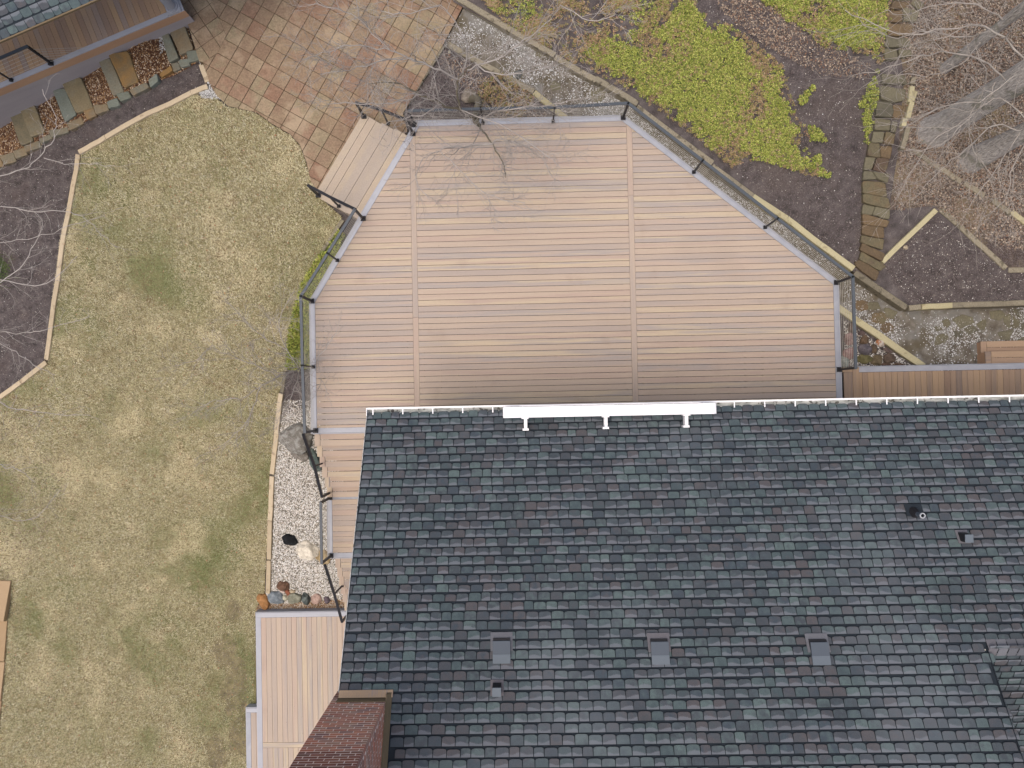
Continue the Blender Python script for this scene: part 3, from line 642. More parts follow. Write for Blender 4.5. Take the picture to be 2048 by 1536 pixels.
def near(tb):
    y = EY-tb[1]*CT; z = rz(y); d = (Vector((tb[0], y, z))-cam.matrix_world.translation)
    c = cam.matrix_world.inverted() @ Vector((tb[0], y, z)); xx = c.x/-c.z*FPX; yy = c.y/-c.z*FPX
    return -(c.z) if abs(xx) < 1010 and abs(yy) < 756 else 99
order = sorted(tabs, key=near); single, rest = order[:298], order[298:]
emit(rest, PL, M['shingle_i'], roof, 'shingle_field', 'stuff')
cache = {}
Rm = Matrix(((1, 0, 0), (0, -CT, ST), (0, ST, CT))).transposed()
rotq = Matrix((Vector((1, 0, 0)), Vector((0, -CT, ST)), Vector((1, 0, 0)).cross(Vector((0, -CT, ST))))).transposed().to_euler()
for (u, s, wd, ln) in single:
    key = (round(wd, 3), round(ln, 3))
    if key not in cache:
        v, f = tab(*key); me = bpy.data.meshes.new('shingle'); me.from_pydata(v, [], f); me.materials.append(M['shingle_o'])
        l = me.uv_layers.new(name='UVMap'); uvs = [((v[i][0]/wd)+0.5, v[i][1]/ln) for q in f for i in q]
        l.data.foreach_set('uv', np.array(uvs, dtype=np.float32).ravel()); cache[key] = me
    p = PL[0]+PL[1]*u+PL[2]*s; o = link('shingle', cache[key], roof, p); o.rotation_euler = rotq
# cross gable on the right: slope falling south
S2r = [c for c in house.children if c.name.startswith('south_roof')][0]
PL2 = mat_plane(Vector((0, -9.0, rz(YR2)-SL*(9+YR2))), Vector((-1, 0, 0)), Vector((0, CT, ST)))
emit(course_tabs(-13.0, -XR2-0.03, 0.0, (9+YR2)/CT-0.1, lambda u, s: False, seed=9), PL2, M['shingle_i'], S2r, 'shingle_field', 'stuff')
xx = 7.74
while xx < 13:
    zc = rz(YR2)+0.006
    v = [(xx, YR2+0.14, zc-0.075), (xx, YR2, zc+0.012), (xx, YR2-0.14, zc-0.075), (xx+0.163, YR2+0.14, zc-0.087), (xx+0.163, YR2, zc), (xx+0.163, YR2-0.14, zc-0.087)]
    new('ridge_cap', (v, [(0, 1, 4, 3), (1, 2, 5, 4)]), M['cap'], roof); xx += 0.17
for c in roof.children:
    if c.name.startswith('ridge_cap'): c.data.flip_normals() if c.data.polygons[0].normal.z < 0 else None

# gutter
gutter = new('gutter', join(box(XL, XR, EY-0.0, EY+0.012, 2.955, 3.035), box(XL, XR, -0.30, -0.19, 2.945, 2.957)), M['gutterin'], house)
new('gutter_front', join(box(XL, XR, -0.198, -0.186, 2.96, 3.09), box(XL, XR, -0.210, -0.176, 3.09, 3.102)), M['white'], gutter)
new('end_cap', box(XL-0.014, XL-0.002, EY-0.04, -0.178, 2.945, 3.10), M['white'], gutter)
gx0 = XL+0.12
while gx0 < 13:
    new('hanger', box(gx0-0.011, gx0+0.011, EY-0.02, -0.21, 3.075, 3.088), M['white'], gutter); gx0 += 0.61
new('outlet', cyl((XL+0.5, -0.25), 0.035, 0.035, 2.9575, 2.9605, 12), M['black'], gutter)
new('outlet', cyl((10.7, -0.25), 0.035, 0.035, 2.9575, 2.9605, 12), M['black'], gutter)

# roof mounted awning cassette
aw = thing('awning_cassette', (1.67, -0.4, 3.3), 'long white closed awning box on three white brackets at the roof edge', 'awning')
new('cassette', slab([(-0.418, -0.425), (3.755, -0.425), (3.755, -0.212), (-0.418, -0.212)], 3.38, 3.55, 0.02), M['white'], aw)
new('front_bar', box(-0.1, 3.45, -0.205, -0.185, 3.42, 3.50), M['white'], aw)
for bx in (0.02, 1.605, 3.19):
    br = new('bracket', join(box(bx-0.03, bx+0.03, -0.64, -0.43, 3.40, 3.43), box(bx-0.032, bx-0.026, -0.64, -0.43, 3.27, 3.45), box(bx+0.026, bx+0.032, -0.64, -0.43, 3.27, 3.45)), M['white'], aw)
    new('foot_plate', box(bx-0.06, bx+0.06, -0.685, -0.645, rz(-0.66)+0.01, 3.43), M['white'], br)
    new('mount_plate', box(bx-0.08, bx+0.06, -0.45, -0.43, 3.39, 3.53), M['white'], br)

# vents and pipe on the roof
def roofpt(x, y, up=0.0): return (x, y, rz(y)+up)
def wedge(x0, x1, ya, yb, za0, za1, zb0, zb1):
    """ya north edge, yb south edge; z bottom/top at each"""
    v = [(x0, ya, za0), (x1, ya, za0), (x1, ya, za1), (x0, ya, za1), (x0, yb, zb0), (x1, yb, zb0), (x1, yb, zb1), (x0, yb, zb1)]
    return v, [(1, 0, 3, 2), (4, 5, 6, 7), (3, 7, 6, 2), (0, 1, 5, 4), (0, 4, 7, 3), (1, 2, 6, 5)]
for vx, vy in ((-0.474, -4.33), (2.218, -4.375), (4.906, -4.415)):
    bp_ = new('box_vent', wedge(vx-0.19, vx+0.19, vy+0.25, vy-0.02, rz(vy+0.25)+0.0, rz(vy+0.25)+0.014, rz(vy-0.02), rz(vy-0.02)+0.014), M['cap'], house)
    new('hood', join(wedge(vx-0.15, vx+0.15, vy+0.15, vy-0.06, rz(vy+0.15)+0.09, rz(vy+0.15)+0.11, rz(vy-0.06)+0.01, rz(vy-0.06)+0.05)), M['vent'], bp_)
    new('hood_back', wedge(vx-0.15, vx+0.15, vy-0.061, vy-0.20, rz(vy-0.06)+0.0, rz(vy-0.06)+0.05, rz(vy-0.20), rz(vy-0.20)+0.012), M['ventlight'], bp_)
    new('opening', wedge(vx-0.145, vx+0.145, vy+0.17, vy+0.0, rz(vy+0.17)+0.012, rz(vy+0.17)+0.055, rz(vy)+0.01, rz(vy)+0.03), M['black'], bp_)
for vx, vy in ((-0.551, -4.86), (7.93, -2.72)):
    s = 0.07
    bv = new('exhaust_vent', wedge(vx-0.11, vx+0.11, vy+0.11, vy-0.11, rz(vy+0.11)+0.004, rz(vy+0.11)+0.014, rz(vy-0.11)+0.004, rz(vy-0.11)+0.014), M['cap'], house)
    zt = rz(vy)+0.19
    new('vent_body', box(vx-s, vx+s, vy-s, vy+s, rz(vy+s)-0.0, zt), M['black'], bv)
    new('vent_cap', slab([(vx-s-0.004, vy-s-0.004), (vx+s+0.004, vy-s-0.004), (vx+s+0.004, vy+s+0.004), (vx-s-0.004, vy+s+0.004)], zt+0.001, zt+0.012, 0.004), M['ventlight'], bv)
px_, py_ = 7.19, -2.32
pb = new('vent_pipe', cyl((px_, py_), 0.046, 0.046, rz(py_)-0.03, rz(py_)+0.27, 16, False), M['vent'], house)
ri, ro, z0, z1 = 0.034, 0.05, rz(py_)+0.255, rz(py_)+0.285
ringv = [(px_+r*math.cos(2*math.pi*i/20), py_+r*math.sin(2*math.pi*i/20), z) for (r, z) in ((ro, z0), (ro, z1), (ri, z1), (ri, z0)) for i in range(20)]
new('pipe_rim', (ringv, [(k*20+i, k*20+(i+1) % 20, ((k+1) % 4)*20+(i+1) % 20, ((k+1) % 4)*20+i) for k in range(4) for i in range(20)]), M['pvc'], pb)
new('pipe_boot', cyl((px_, py_), 0.11, 0.055, rz(py_)-0.04, rz(py_)+0.12, 18), M['black'], pb)
new('boot_flange', wedge(px_-0.15, px_+0.17, py_+0.16, py_-0.05, rz(py_+0.16)+0.008, rz(py_+0.16)+0.014, rz(py_-0.05)+0.008, rz(py_-0.05)+0.014), M['roofdark'], pb)

# chimney
CX0, CX1, CY0, CY1 = -3.30, -2.392, -6.45, -4.99; CTOP = 9.2
chim = new('chimney', box(CX0+0.002, CX1-0.0015, CY0+0.002, CY1-0.0015, -2.66, CTOP-0.02), M['mortar'], house)
CH = 0.0677; BL, BH, BD = 0.200, 0.0545, 0.09
nb = 0; restb = []
def brick_mesh(key):
    l, d, h = key; b = 0.0012
    v, f = slab([(-l/2, -d/2), (l/2, -d/2), (l/2, d/2), (-l/2, d/2)], 0, h, b)
    me = bpy.data.meshes.new('brick'); me.from_pydata(v, [], f); me.materials.append(M['brick']); return me
bc = {}
def put_brick(x, y, z, l, d, rot, jit):
    global nb
    if 5.55 < z < 7.95 and nb < 298:
        key = (round(l, 3), d, BH)
        if key not in bc: bc[key] = brick_mesh(key)
        o = link('brick', bc[key], chim, Vector((x, y, z))); o.rotation_euler = (0, 0, rot); nb += 1
    else:
        c, s = math.cos(rot), math.sin(rot)
        q = [(x+c*a_-s*b2, y+s*a_+c*b2) for a_, b2 in ((-l/2, -d/2), (l/2, -d/2), (l/2, d/2), (-l/2, d/2))]
        restb.append(prism(q, z, z+BH))
z = 5.0; row = 0
while z < CTOP-0.03:
    for face in ('n', 'e'):
        a0, a1 = (CX0, CX1) if face == 'n' else (CY0, CY1-0.0)
        off = (row % 2)*0.1065+(0.02 if row % 3 == 0 else 0)
        u = a0-off if face == 'n' else a0-off+0.05
        while u < a1-0.01:
            l0, l1 = max(u, a0), min(u+BL, a1 if face == 'n' else a1-0.1)
            if l1-l0 > 0.03:
                j = random.uniform(-0.0015, 0.0015)
                if face == 'n': put_brick((l0+l1)/2, CY1-0.045+j, z, l1-l0, BD, 0, 0)
                elif z > 5.5: put_brick(CX1-0.045+j, (l0+l1)/2, z, l1-l0, BD, math.pi/2, 0)
            u += BL+0.0135
    z += CH; row += 1
z = -2.62
while z < CTOP-0.03:
    u = CY0-(row % 2)*0.1065
    while u < CY1-0.1:
        l0, l1 = max(u, CY0), min(u+BL, CY1-0.1)
        if l1-l0 > 0.03: restb.append(box(CX0, CX0+0.09, l0, l1, z, z+BH))
        u += BL+0.0135
    u = CX0-(row % 2)*0.1065
    while z < 4.95 and u < CX1-0.02:
        l0, l1 = max(u, CX0), min(u+BL, CX1)
        if l1-l0 > 0.03: restb.append(box(l0, l1, CY1-0.09, CY1, z, z+BH))
        u += BL+0.0135
    z += CH; row += 1
V, Fs = join(*restb); og = ORG[chim.name]
new('brick_courses', (V, Fs), M['bricki'], chim, org=og, kind='stuff')
new('chimney_crown', slab([(CX0-0.06, CY0-0.06), (CX1+0.06, CY0-0.06), (CX1+0.06, CY1+0.06), (CX0-0.06, CY1+0.06)], CTOP, CTOP+0.1, 0.03), M['mortar'], chim)
new('apron_flashing', wedge(XL+0.005, -2.29, -4.865, -4.965, rz(-4.865)+0.012, rz(-4.865)+0.022, rz(-4.965)+0.012, rz(-4.965)+0.03), M['flash'], chim)
new('wall_flashing', box(CX0+0.09, CX1+0.012, CY1-0.0+0.002, CY1+0.014, rz(-4.98)-0.05, rz(-4.98)+0.14), M['flashd'], chim)
new('side_flashing', ([(CX1+0.004, -4.9, rz(-4.9)+0.0), (CX1+0.004, -4.9, rz(-4.9)+0.12), (CX1+0.004, CY0, rz(CY0)+0.12), (CX1+0.004, CY0, rz(CY0)),
                       (CX1+0.09, -4.9, rz(-4.9)+0.014), (CX1+0.09, CY0, rz(CY0)+0.014), (CX1+0.016, -4.9, rz(-4.9)+0.12), (CX1+0.016, CY0, rz(CY0)+0.12)],
                      [(6, 7, 5, 4), (1, 2, 7, 6), (0, 1, 6, 4), (0, 3, 2, 1), (3, 5, 7, 2), (0, 4, 5, 3)]), M['flashd'], chim)

# ------------------------------------------------------------------ wing in the top left corner
wp0, wp1 = at(0, 176, -0.15), at(352, 27, -0.15)
we = (wp1-wp0).normalized(); wn = Vector((-we.y, we.x, 0))
def wg(s, o, z=-0.15): q = wp1+we*s+wn*o; return (q.x, q.y)
wing = thing('porch', (*wg(-3, 2), -1.0), 'covered porch corner with dark boards, grey column and shingled eave at the top left', 'porch')
new('border_board', slab([wg(-8, -0.0), wg(0.22, -0.0), wg(0.22, 0.125), wg(-8, 0.125)], -0.176, -0.15, 0.003), M['grey'], wing)
new('border_board', slab([wg(0.08, 0.13), wg(0.22, 0.13), wg(0.22, 3.5), wg(0.08, 3.5)], -0.176, -0.15, 0.003), M['grey'], wing)
s = 0.075
while s > -8:
    new('board', slab([wg(s-BP+0.006, 0.13), wg(s, 0.13), wg(s, 3.5), wg(s-BP+0.006, 3.5)], -0.176, -0.151, 0.003), M['wing'], wing); s -= BP
new('fascia_board', prism([wg(-8, -0.012), wg(0.23, -0.012), wg(0.23, 0.01), wg(-8, 0.01)], -0.42, -0.178), M['brownface'], wing)
new('skirt_board', prism([wg(-8, 0.0), wg(0.23, 0.0), wg(0.23, 0.03), wg(-8, 0.03)], -2.6, -0.422), M['skirt'], wing)
cq = wg(-0.02, 0.17)
col = new('column', cyl(cq, 0.125, 0.11, -0.06, 2.5, 24), M['grey'], wing)
new('column_base', prism([wg(-0.19, 0.0), wg(0.16, 0.0), wg(0.16, 0.34), wg(-0.19, 0.34)], -0.149, -0.10), M['grey'], col)
new('column_ring', cyl(cq, 0.155, 0.15, -0.099, -0.055, 24), M['grey'], col)
# eave and roof of the wing
EW = 2.35
e0, e1 = at(0, 81, EW), at(185, 1, EW); ee = (e1-e0).normalized(); en = Vector((-ee.y, ee.x, 0))
def eg(s, o, z): q = e0+ee*s+en*o; return Vector((q.x, q.y, z))
wr = new('porch_roof', ([tuple(eg(-4, 0, EW)), tuple(eg(6, 0, EW)), tuple(eg(6, 4, EW+4*SL)), tuple(eg(-4, 4, EW+4*SL))], [(0, 1, 2, 3)]), M['roofdark'], wing)
new('eave_trim', join(beam(eg(-4, -0.02, EW-0.02), eg(6, -0.02, EW-0.02), 0.035, 0.05)), M['joist'], wing)
new('soffit', ([tuple(eg(-4, 0, EW-0.06)), tuple(eg(6, 0, EW-0.06)), tuple(eg(6, 4, EW+4*SL-0.1)), tuple(eg(-4, 4, EW+4*SL-0.1))], [(3, 2, 1, 0)]), M['siding'], wing)
PLW = mat_plane(eg(0, 0, EW), ee.copy(), (en*CT+Vector((0, 0, ST))))
wt = course_tabs(-2.5, 3.6, -0.03, 2.6, lambda u, s: False, seed=21, exposure=0.19)
emit(wt, PLW, M['shingle_i'], wr, 'shingle_field', 'stuff')
new('porch_wall', prism([wg(-8, 3.5), wg(0.3, 3.5), wg(0.3, 3.65), wg(-8, 3.65)], -2.4, 2.6), M['siding'], wing)
# its railing with splayed loose cables
rl = railing('porch_railing', [(*qz(103, 127, -0.15), 'P'), (*qz(24, 161, -0.15), 'M'), (*qz(-80, 206, -0.15), 'P')], 'black cable railing end on the porch at the top left', ncab=6)
for i, (ax, ay) in enumerate(((132, 118), (142, 113), (151, 108), (160, 103), (167, 99), (175, 95))):
    q0 = Vector(qz(103, 127, -0.15))+Vector((0, 0, 0.1+0.125*i)); q1 = Vector(qz(ax, ay, -0.15))
    V, Fc = tubes([([q0, q1], [0.0042, 0.0042])], 4)
    new('cable', (V.tolist(), [tuple(f) for f in Fc.tolist()]), M['steel'], rl)

# ------------------------------------------------------------------ patio
PZ = -0.70
def pat(p): q = at(p[0], p[1], PZ); return (q.x, q.y)
PATIO = [pat(p) for p in [(356, -20), (361, 2), (369, 25), (375, 46), (398, 122), (420, 170), (434, 192), (456, 212), (512, 224), (545, 248), (580, 268), (600, 290), (612, 322),
                          (622, 364), (645, 392), (700, 400), (815, 262), (806, 226), (886, 90), (928, 8), (905, -30), (880, -60), (340, -60)]]
LEFT = [pat(p) for p in [(340, -60), (398, -60), (423, 0), (437.7, 36), (452.5, 71), (434, 109), (406, 124), (398, 122), (375, 46), (369, 25), (361, 2), (356, -20)]]
patio = new('patio', prism(PATIO, -0.82, -0.722), M['paverbed'], None); patio['kind'] = 'structure'
def tiles(region, p0, p1, pitch, excl=None):
    o = pat(p0); q = pat(p1); d = Vector((q[0]-o[0], q[1]-o[1])).normalized(); n = Vector((-d.y, d.x)); res = []
    for i in range(-40, 41):
        for j in range(-40, 41):
            g = 0.006
            sq = [(o[0]+d.x*a_+n.x*b2, o[1]+d.y*a_+n.y*b2) for a_, b2 in ((i*pitch+g, j*pitch+g), ((i+1)*pitch-g, j*pitch+g), ((i+1)*pitch-g, (j+1)*pitch-g), (i*pitch+g, (j+1)*pitch-g))]
            cx, cy = sq[0]
            if not (-12 < cx < 2 and 2 < cy < 13): continue
            full = inside(np.array([p[0] for p in sq]), np.array([p[1] for p in sq]), region)
            if full.all() and excl is None: c = sq
            else:
                c = clip(region, sq)
            if c: res.append(c)
    return res
TL = tiles(LEFT, (410.7, 50.4), (429.5, 37.5), 0.395)
# main field: everything of the patio right of the LEFT area
MAIN = [pat(p) for p in [(398, -60), (423, 0), (437.7, 36), (452.5, 71), (434, 109), (406, 124), (420, 170), (434, 192), (456, 212), (512, 224), (545, 248), (580, 268), (600, 290), (612, 322),
                         (622, 364), (645, 392), (700, 400), (815, 262), (806, 226), (886, 90), (928, 8), (905, -30), (880, -60)]]
TM = tiles(MAIN, (437.7, 36), (537.7, 92), 0.405)
alltiles = sorted(TL+TM, key=lambda c: -abs(area(c)))
def stile(c):
    j = random.uniform(-0.004, 0.004); return slab(c, -0.721, PZ+j, 0.006)
for c in alltiles[:299]: new('paver', stile(c), M['paver'], patio)
if alltiles[299:]:
    V, Fs = join(*[stile(c) for c in alltiles[299:]]); new('paver_offcuts', (V, Fs), M['paver'], patio, kind='stuff')

# ------------------------------------------------------------------ timbers
def timbers(name, segs, label, cat, f=Lo, top=0.07, ht=0.2, wpx=0.13, mats=None):
    T = thing(name, f((segs[0][0]+segs[0][2])/2, (segs[0][1]+segs[0][3])/2), label, cat)
    for i, s_ in enumerate(segs):
        a_, b2 = f(s_[0], s_[1]), f(s_[2], s_[3]); m_ = M[s_[4] if len(s_) > 4 else 'wood_new']
        d = (b2-a_); d.z = 0; d.normalize(); n = Vector((-d.y, d.x, 0))*wpx/2
        # a few points so the timber is slightly uneven
        N_ = 5; v = []
        for kk in range(N_):
            t = kk/(N_-1); c = a_.lerp(b2, t)+n.normalized()*random.uniform(-0.006, 0.006) + (d*0.004 if kk == 0 else Vector((0, 0, 0))) - (d*0.004 if kk == N_-1 else Vector((0, 0, 0)))
            zt = f(s_[0]+(s_[2]-s_[0])*t, s_[1]+(s_[3]-s_[1])*t).z+top+random.uniform(-0.004, 0.004)
            for sx, zz in ((-1, zt-ht), (-1, zt-0.012), (-0.85, zt), (0.85, zt), (1, zt-0.012), (1, zt-ht)): v.append((c.x+n.x*sx, c.y+n.y*sx, zz))
        fs = [(6*kk+j, 6*kk+(j+1) % 6, 6*(kk+1)+(j+1) % 6, 6*(kk+1)+j) for kk in range(N_-1) for j in range(6)]
        fs += [(5, 4, 3, 2, 1, 0), tuple(6*(N_-1)+j for j in range(6))]
        new('timber', (v, fs), m_, T)
    return T
timbers('timber_edging', [(404, 130, 417, 166), (417, 174, 384, 187), (384, 187, 213, 276), (213, 276, 160, 306), (158, 310, 138, 432), (138, 432, 118, 562), (118, 562, 95, 720),
                          (95, 724, 44, 764), (44, 764, -30, 818)], 'pale timber edging zigzagging between the dark mulch bed and the lawn', 'edging')
timbers('timber_edging', [(563, 787, 554, 868), (554, 868, 545, 948), (545, 952, 541, 1040), (541, 1040, 539, 1118), (539, 1120, 537, 1186)], 'pale timber edging between the lawn and the white gravel bed', 'edging')
timbers('timber_edging', [(686, 440, 642, 508, 'wood_old'), (642, 508, 602, 580, 'wood_old'), (602, 580, 583, 655, 'wood_old'), (582, 657, 571, 742, 'wood_old'), (571, 744, 564, 785, 'wood_old')],
        'weathered timber edging along the lawn left of the upper deck', 'edging', top=0.03, wpx=0.1)
timbers('timber_edging', [(884, 92, 842, 158, 'wood_old'), (841, 160, 798, 228, 'wood_old')], 'weathered timber beside the patio at the bare tree', 'edging', wpx=0.19, top=0.06)
timbers('timber_edging', [(896, 90, 1000, 148, 'wood_old'), (1000, 149, 1068, 184, 'wood_old'), (1068, 186, 1140, 245, 'wood_yel')], 'timber edging between the grit path and the planting bed by the tree', 'edging', wpx=0.15, top=0.06)
timbers('timber_edging', [(1662, 607, 1845, 733, 'wood_yel')], 'single straight yellow timber crossing the grit path right of the deck', 'timber', wpx=0.17, top=0.08)
timbers('timber_retaining_wall', [(900, -12, 1022, 62, 'wood_old'), (1022, 62, 1110, 112, 'wood_old'), (1110, 115, 1192, 162, 'wood_old'), (1190, 158, 1275, 209, 'wood_old'), (1273, 215, 1424, 328, 'wood_old'),
        (1423, 333, 1505, 394, 'wood_old'), (1505, 394, 1573, 438, 'wood_yel'), (1573, 438, 1640, 490, 'wood_yel'), (1640, 490, 1706, 538, 'wood_yel'), (1707, 546, 1811, 616, 'wood_old')],
        'long weathered timber wall between the ivy slope and the grit path', 'retaining wall', f=Hi, top=0.06, ht=0.42, wpx=0.15)
timbers('timber_retaining_wall', [(1816, 616, 1840, 614, 'wood_old'), (1841, 614, 1903, 611, 'wood_yel'), (1903, 611, 2120, 603, 'wood_old')],
        'straight level timber wall below the dark triangular mulch bed', 'retaining wall', f=Hi, top=0.05, ht=0.62, wpx=0.14)
timbers('timber_edging', [(1762, 525, 1869, 421, 'wood_yel')], 'lone yellowish timber leaning away from the foot of the stone steps', 'timber', f=Hi, top=0.08, wpx=0.13)
timbers('timber_edging', [(1880, 418, 1936, 468, 'wood_old'), (1936, 468, 2011, 537, 'wood_old'), (2015, 541, 2100, 540, 'wood_old')], 'weathered timber between the two dark mulch triangles at the right', 'edging', f=Hi, top=0.035, wpx=0.13)
timbers('timber_edging', [(1821, 297, 1867, 331, 'wood_old'), (1869, 331, 1920, 365, 'wood_old'), (1926, 366, 1966, 393, 'wood_old'), (1983, 401, 2020, 429, 'wood_old'), (2021, 424, 2090, 478, 'wood_yel')],
        'broken line of weathered timbers below the big tree trunks', 'edging', f=Hi, top=0.06, wpx=0.13)
timbers('timber_edging', [(1823, 158, 1820, 172, 'wood_old'), (1820, 176, 1816, 208, 'wood_yel'), (1826, 186, 1819, 206, 'wood_yel'), (1820, 207, 1811, 240, 'wood_yel'), (1807, 240, 1802, 256, 'wood_yel'), (1813, 256, 1800, 302, 'wood_old')],
        'short stacked timbers beside the upper stone steps', 'edging', f=Hi, top=0.12, ht=0.35, wpx=0.12)
blk = thing('block_edging', Lo(6, 1300), 'row of large tan blocks edging the lawn at the lower left', 'edging')
bl = [(24, 1160), (17, 1240), (12, 1322), (5, 1400), (-2, 1480), (-9, 1560)]
for i in range(5):
    q = [Lo(bl[i][0], bl[i][1]+1), Lo(bl[i+1][0], bl[i+1][1]-1), Lo(bl[i+1][0]-42, bl[i+1][1]-4), Lo(bl[i][0]-42, bl[i][1]-2)]
    new('block', slab([(p.x, p.y) for p in q], q[0].z-0.1, q[0].z+0.06, 0.012), M['block'], blk)

# ------------------------------------------------------------------ stones
def rough(poly, n=3, amp=0.012):
    out = []
    for i in range(len(poly)):
        a_, b2 = poly[i], poly[(i+1) % len(poly)]; L_ = math.hypot(b2[0]-a_[0], b2[1]-a_[1])
        out.append(a_)
        for k_ in range(1, n):
            t = k_/n; out.append((a_[0]+(b2[0]-a_[0])*t+random.uniform(-amp, amp)*min(1, L_*3), a_[1]+(b2[1]-a_[1])*t+random.uniform(-amp, amp)*min(1, L_*3)))
    # cut the corners a little
    res = []
    m_ = len(out)
    for i, p in enumerate(out):
        if i % n == 0:
            a_, b2 = out[i-1], out[(i+1) % m_]
            res += [(p[0]*0.75+a_[0]*0.25, p[1]*0.75+a_[1]*0.25), (p[0]*0.75+b2[0]*0.25, p[1]*0.75+b2[1]*0.25)]
        else: res.append(p)
    return res
def stone(T, pl, f, th, m_, dz=0.0, name='stone', sc=1.0):
    q = [f(*p) for p in pl]; z = sum(p.z for p in q)/len(q)
    cx = sum(p.x for p in q)/len(q); cy = sum(p.y for p in q)/len(q)
    poly = rough([(cx+(p.x-cx)*sc, cy+(p.y-cy)*sc) for p in q])
    return new(name, slab(poly, z-0.12+dz, z+th+dz, 0.014), M[m_], T)
def z4(pl, ox, oy, k=4): return [(ox+x/k, oy+y_/k) for x, y_ in pl]
ed = thing('stone_edging', Lo(250, 190), 'row of small squared flagstones between brown gravel and the mulch strip', 'edging')
EDG = [[(1505, 430), (1590, 410), (1610, 480), (1520, 515)], [(1440, 500), (1510, 475), (1530, 530), (1460, 550)], [(1380, 520), (1440, 510), (1455, 560), (1400, 585)], [(1280, 590), (1385, 540), (1400, 580), (1300, 630)],
       [(1190, 640), (1270, 605), (1285, 665), (1210, 705)], [(1050, 730), (1180, 670), (1205, 710), (1080, 775)], [(950, 765), (1030, 735), (1060, 780), (980, 825)], [(875, 830), (945, 790), (970, 845), (890, 880)],
       [(770, 860), (860, 835), (880, 885), (790, 925)], [(690, 900), (760, 870), (780, 930), (715, 965)], [(560, 1000), (660, 940), (675, 990), (580, 1055)], [(420, 1060), (540, 1020), (555, 1060), (440, 1110)],
       [(340, 1120), (410, 1080), (430, 1110), (350, 1160)], [(220, 1180), (320, 1130), (340, 1180), (230, 1230)], [(130, 1220), (210, 1185), (230, 1240), (150, 1280)], [(20, 1260), (120, 1225), (140, 1290), (60, 1330)], [(-80, 1300), (15, 1275), (40, 1330), (-60, 1370)]]
for i, e_ in enumerate(EDG): stone(ed, z4(e_, 0, 0), Lo, 0.09, ('flagg' if i in (0, 1, 4, 6, 7) else 'flago' if i == 3 else 'flag'), sc=1.04)
STP = [([(1350, 220), (1470, 160), (1560, 400), (1460, 460)], 'flag', 'large tan stepping slab beside the patio corner'), ([(1290, 240), (1340, 225), (1450, 480), (1370, 520)], 'flagg', 'narrow grey green stepping slab nearest the patio'),
       ([(900, 460), (1040, 420), (1120, 660), (1010, 720)], 'flago', 'orange ochre stepping slab in the brown gravel'), ([(820, 510), (900, 480), (1000, 740), (920, 780)], 'flag', 'narrow tan slab tucked against the orange slab'),
       ([(530, 680), (665, 630), (755, 870), (630, 920)], 'flag', 'broad olive tan slab right of the blue grey slab'), ([(455, 740), (540, 720), (620, 920), (540, 990)], 'flagg', 'narrow blue grey slab left of the broad olive slab'),
       ([(190, 880), (290, 840), (370, 1060), (270, 1110)], 'flag', 'mottled brown slab right slab of the leftmost pair'), ([(110, 930), (190, 900), (280, 1130), (190, 1180)], 'flag', 'brownish slab at the left end of the stepping slabs')]
for pl, m_, lab in STP:
    q = z4(pl, 0, 0); qq = [Lo(*p) for p in q]; z = sum(p.z for p in qq)/4
    o = new('stepping_stone', slab(rough([(p.x, p.y) for p in qq], 4, 0.008), z-0.1, z+0.12, 0.015), M[m_], None)
    tag(o, lab, 'stone', 'stepping slabs in the brown gravel')
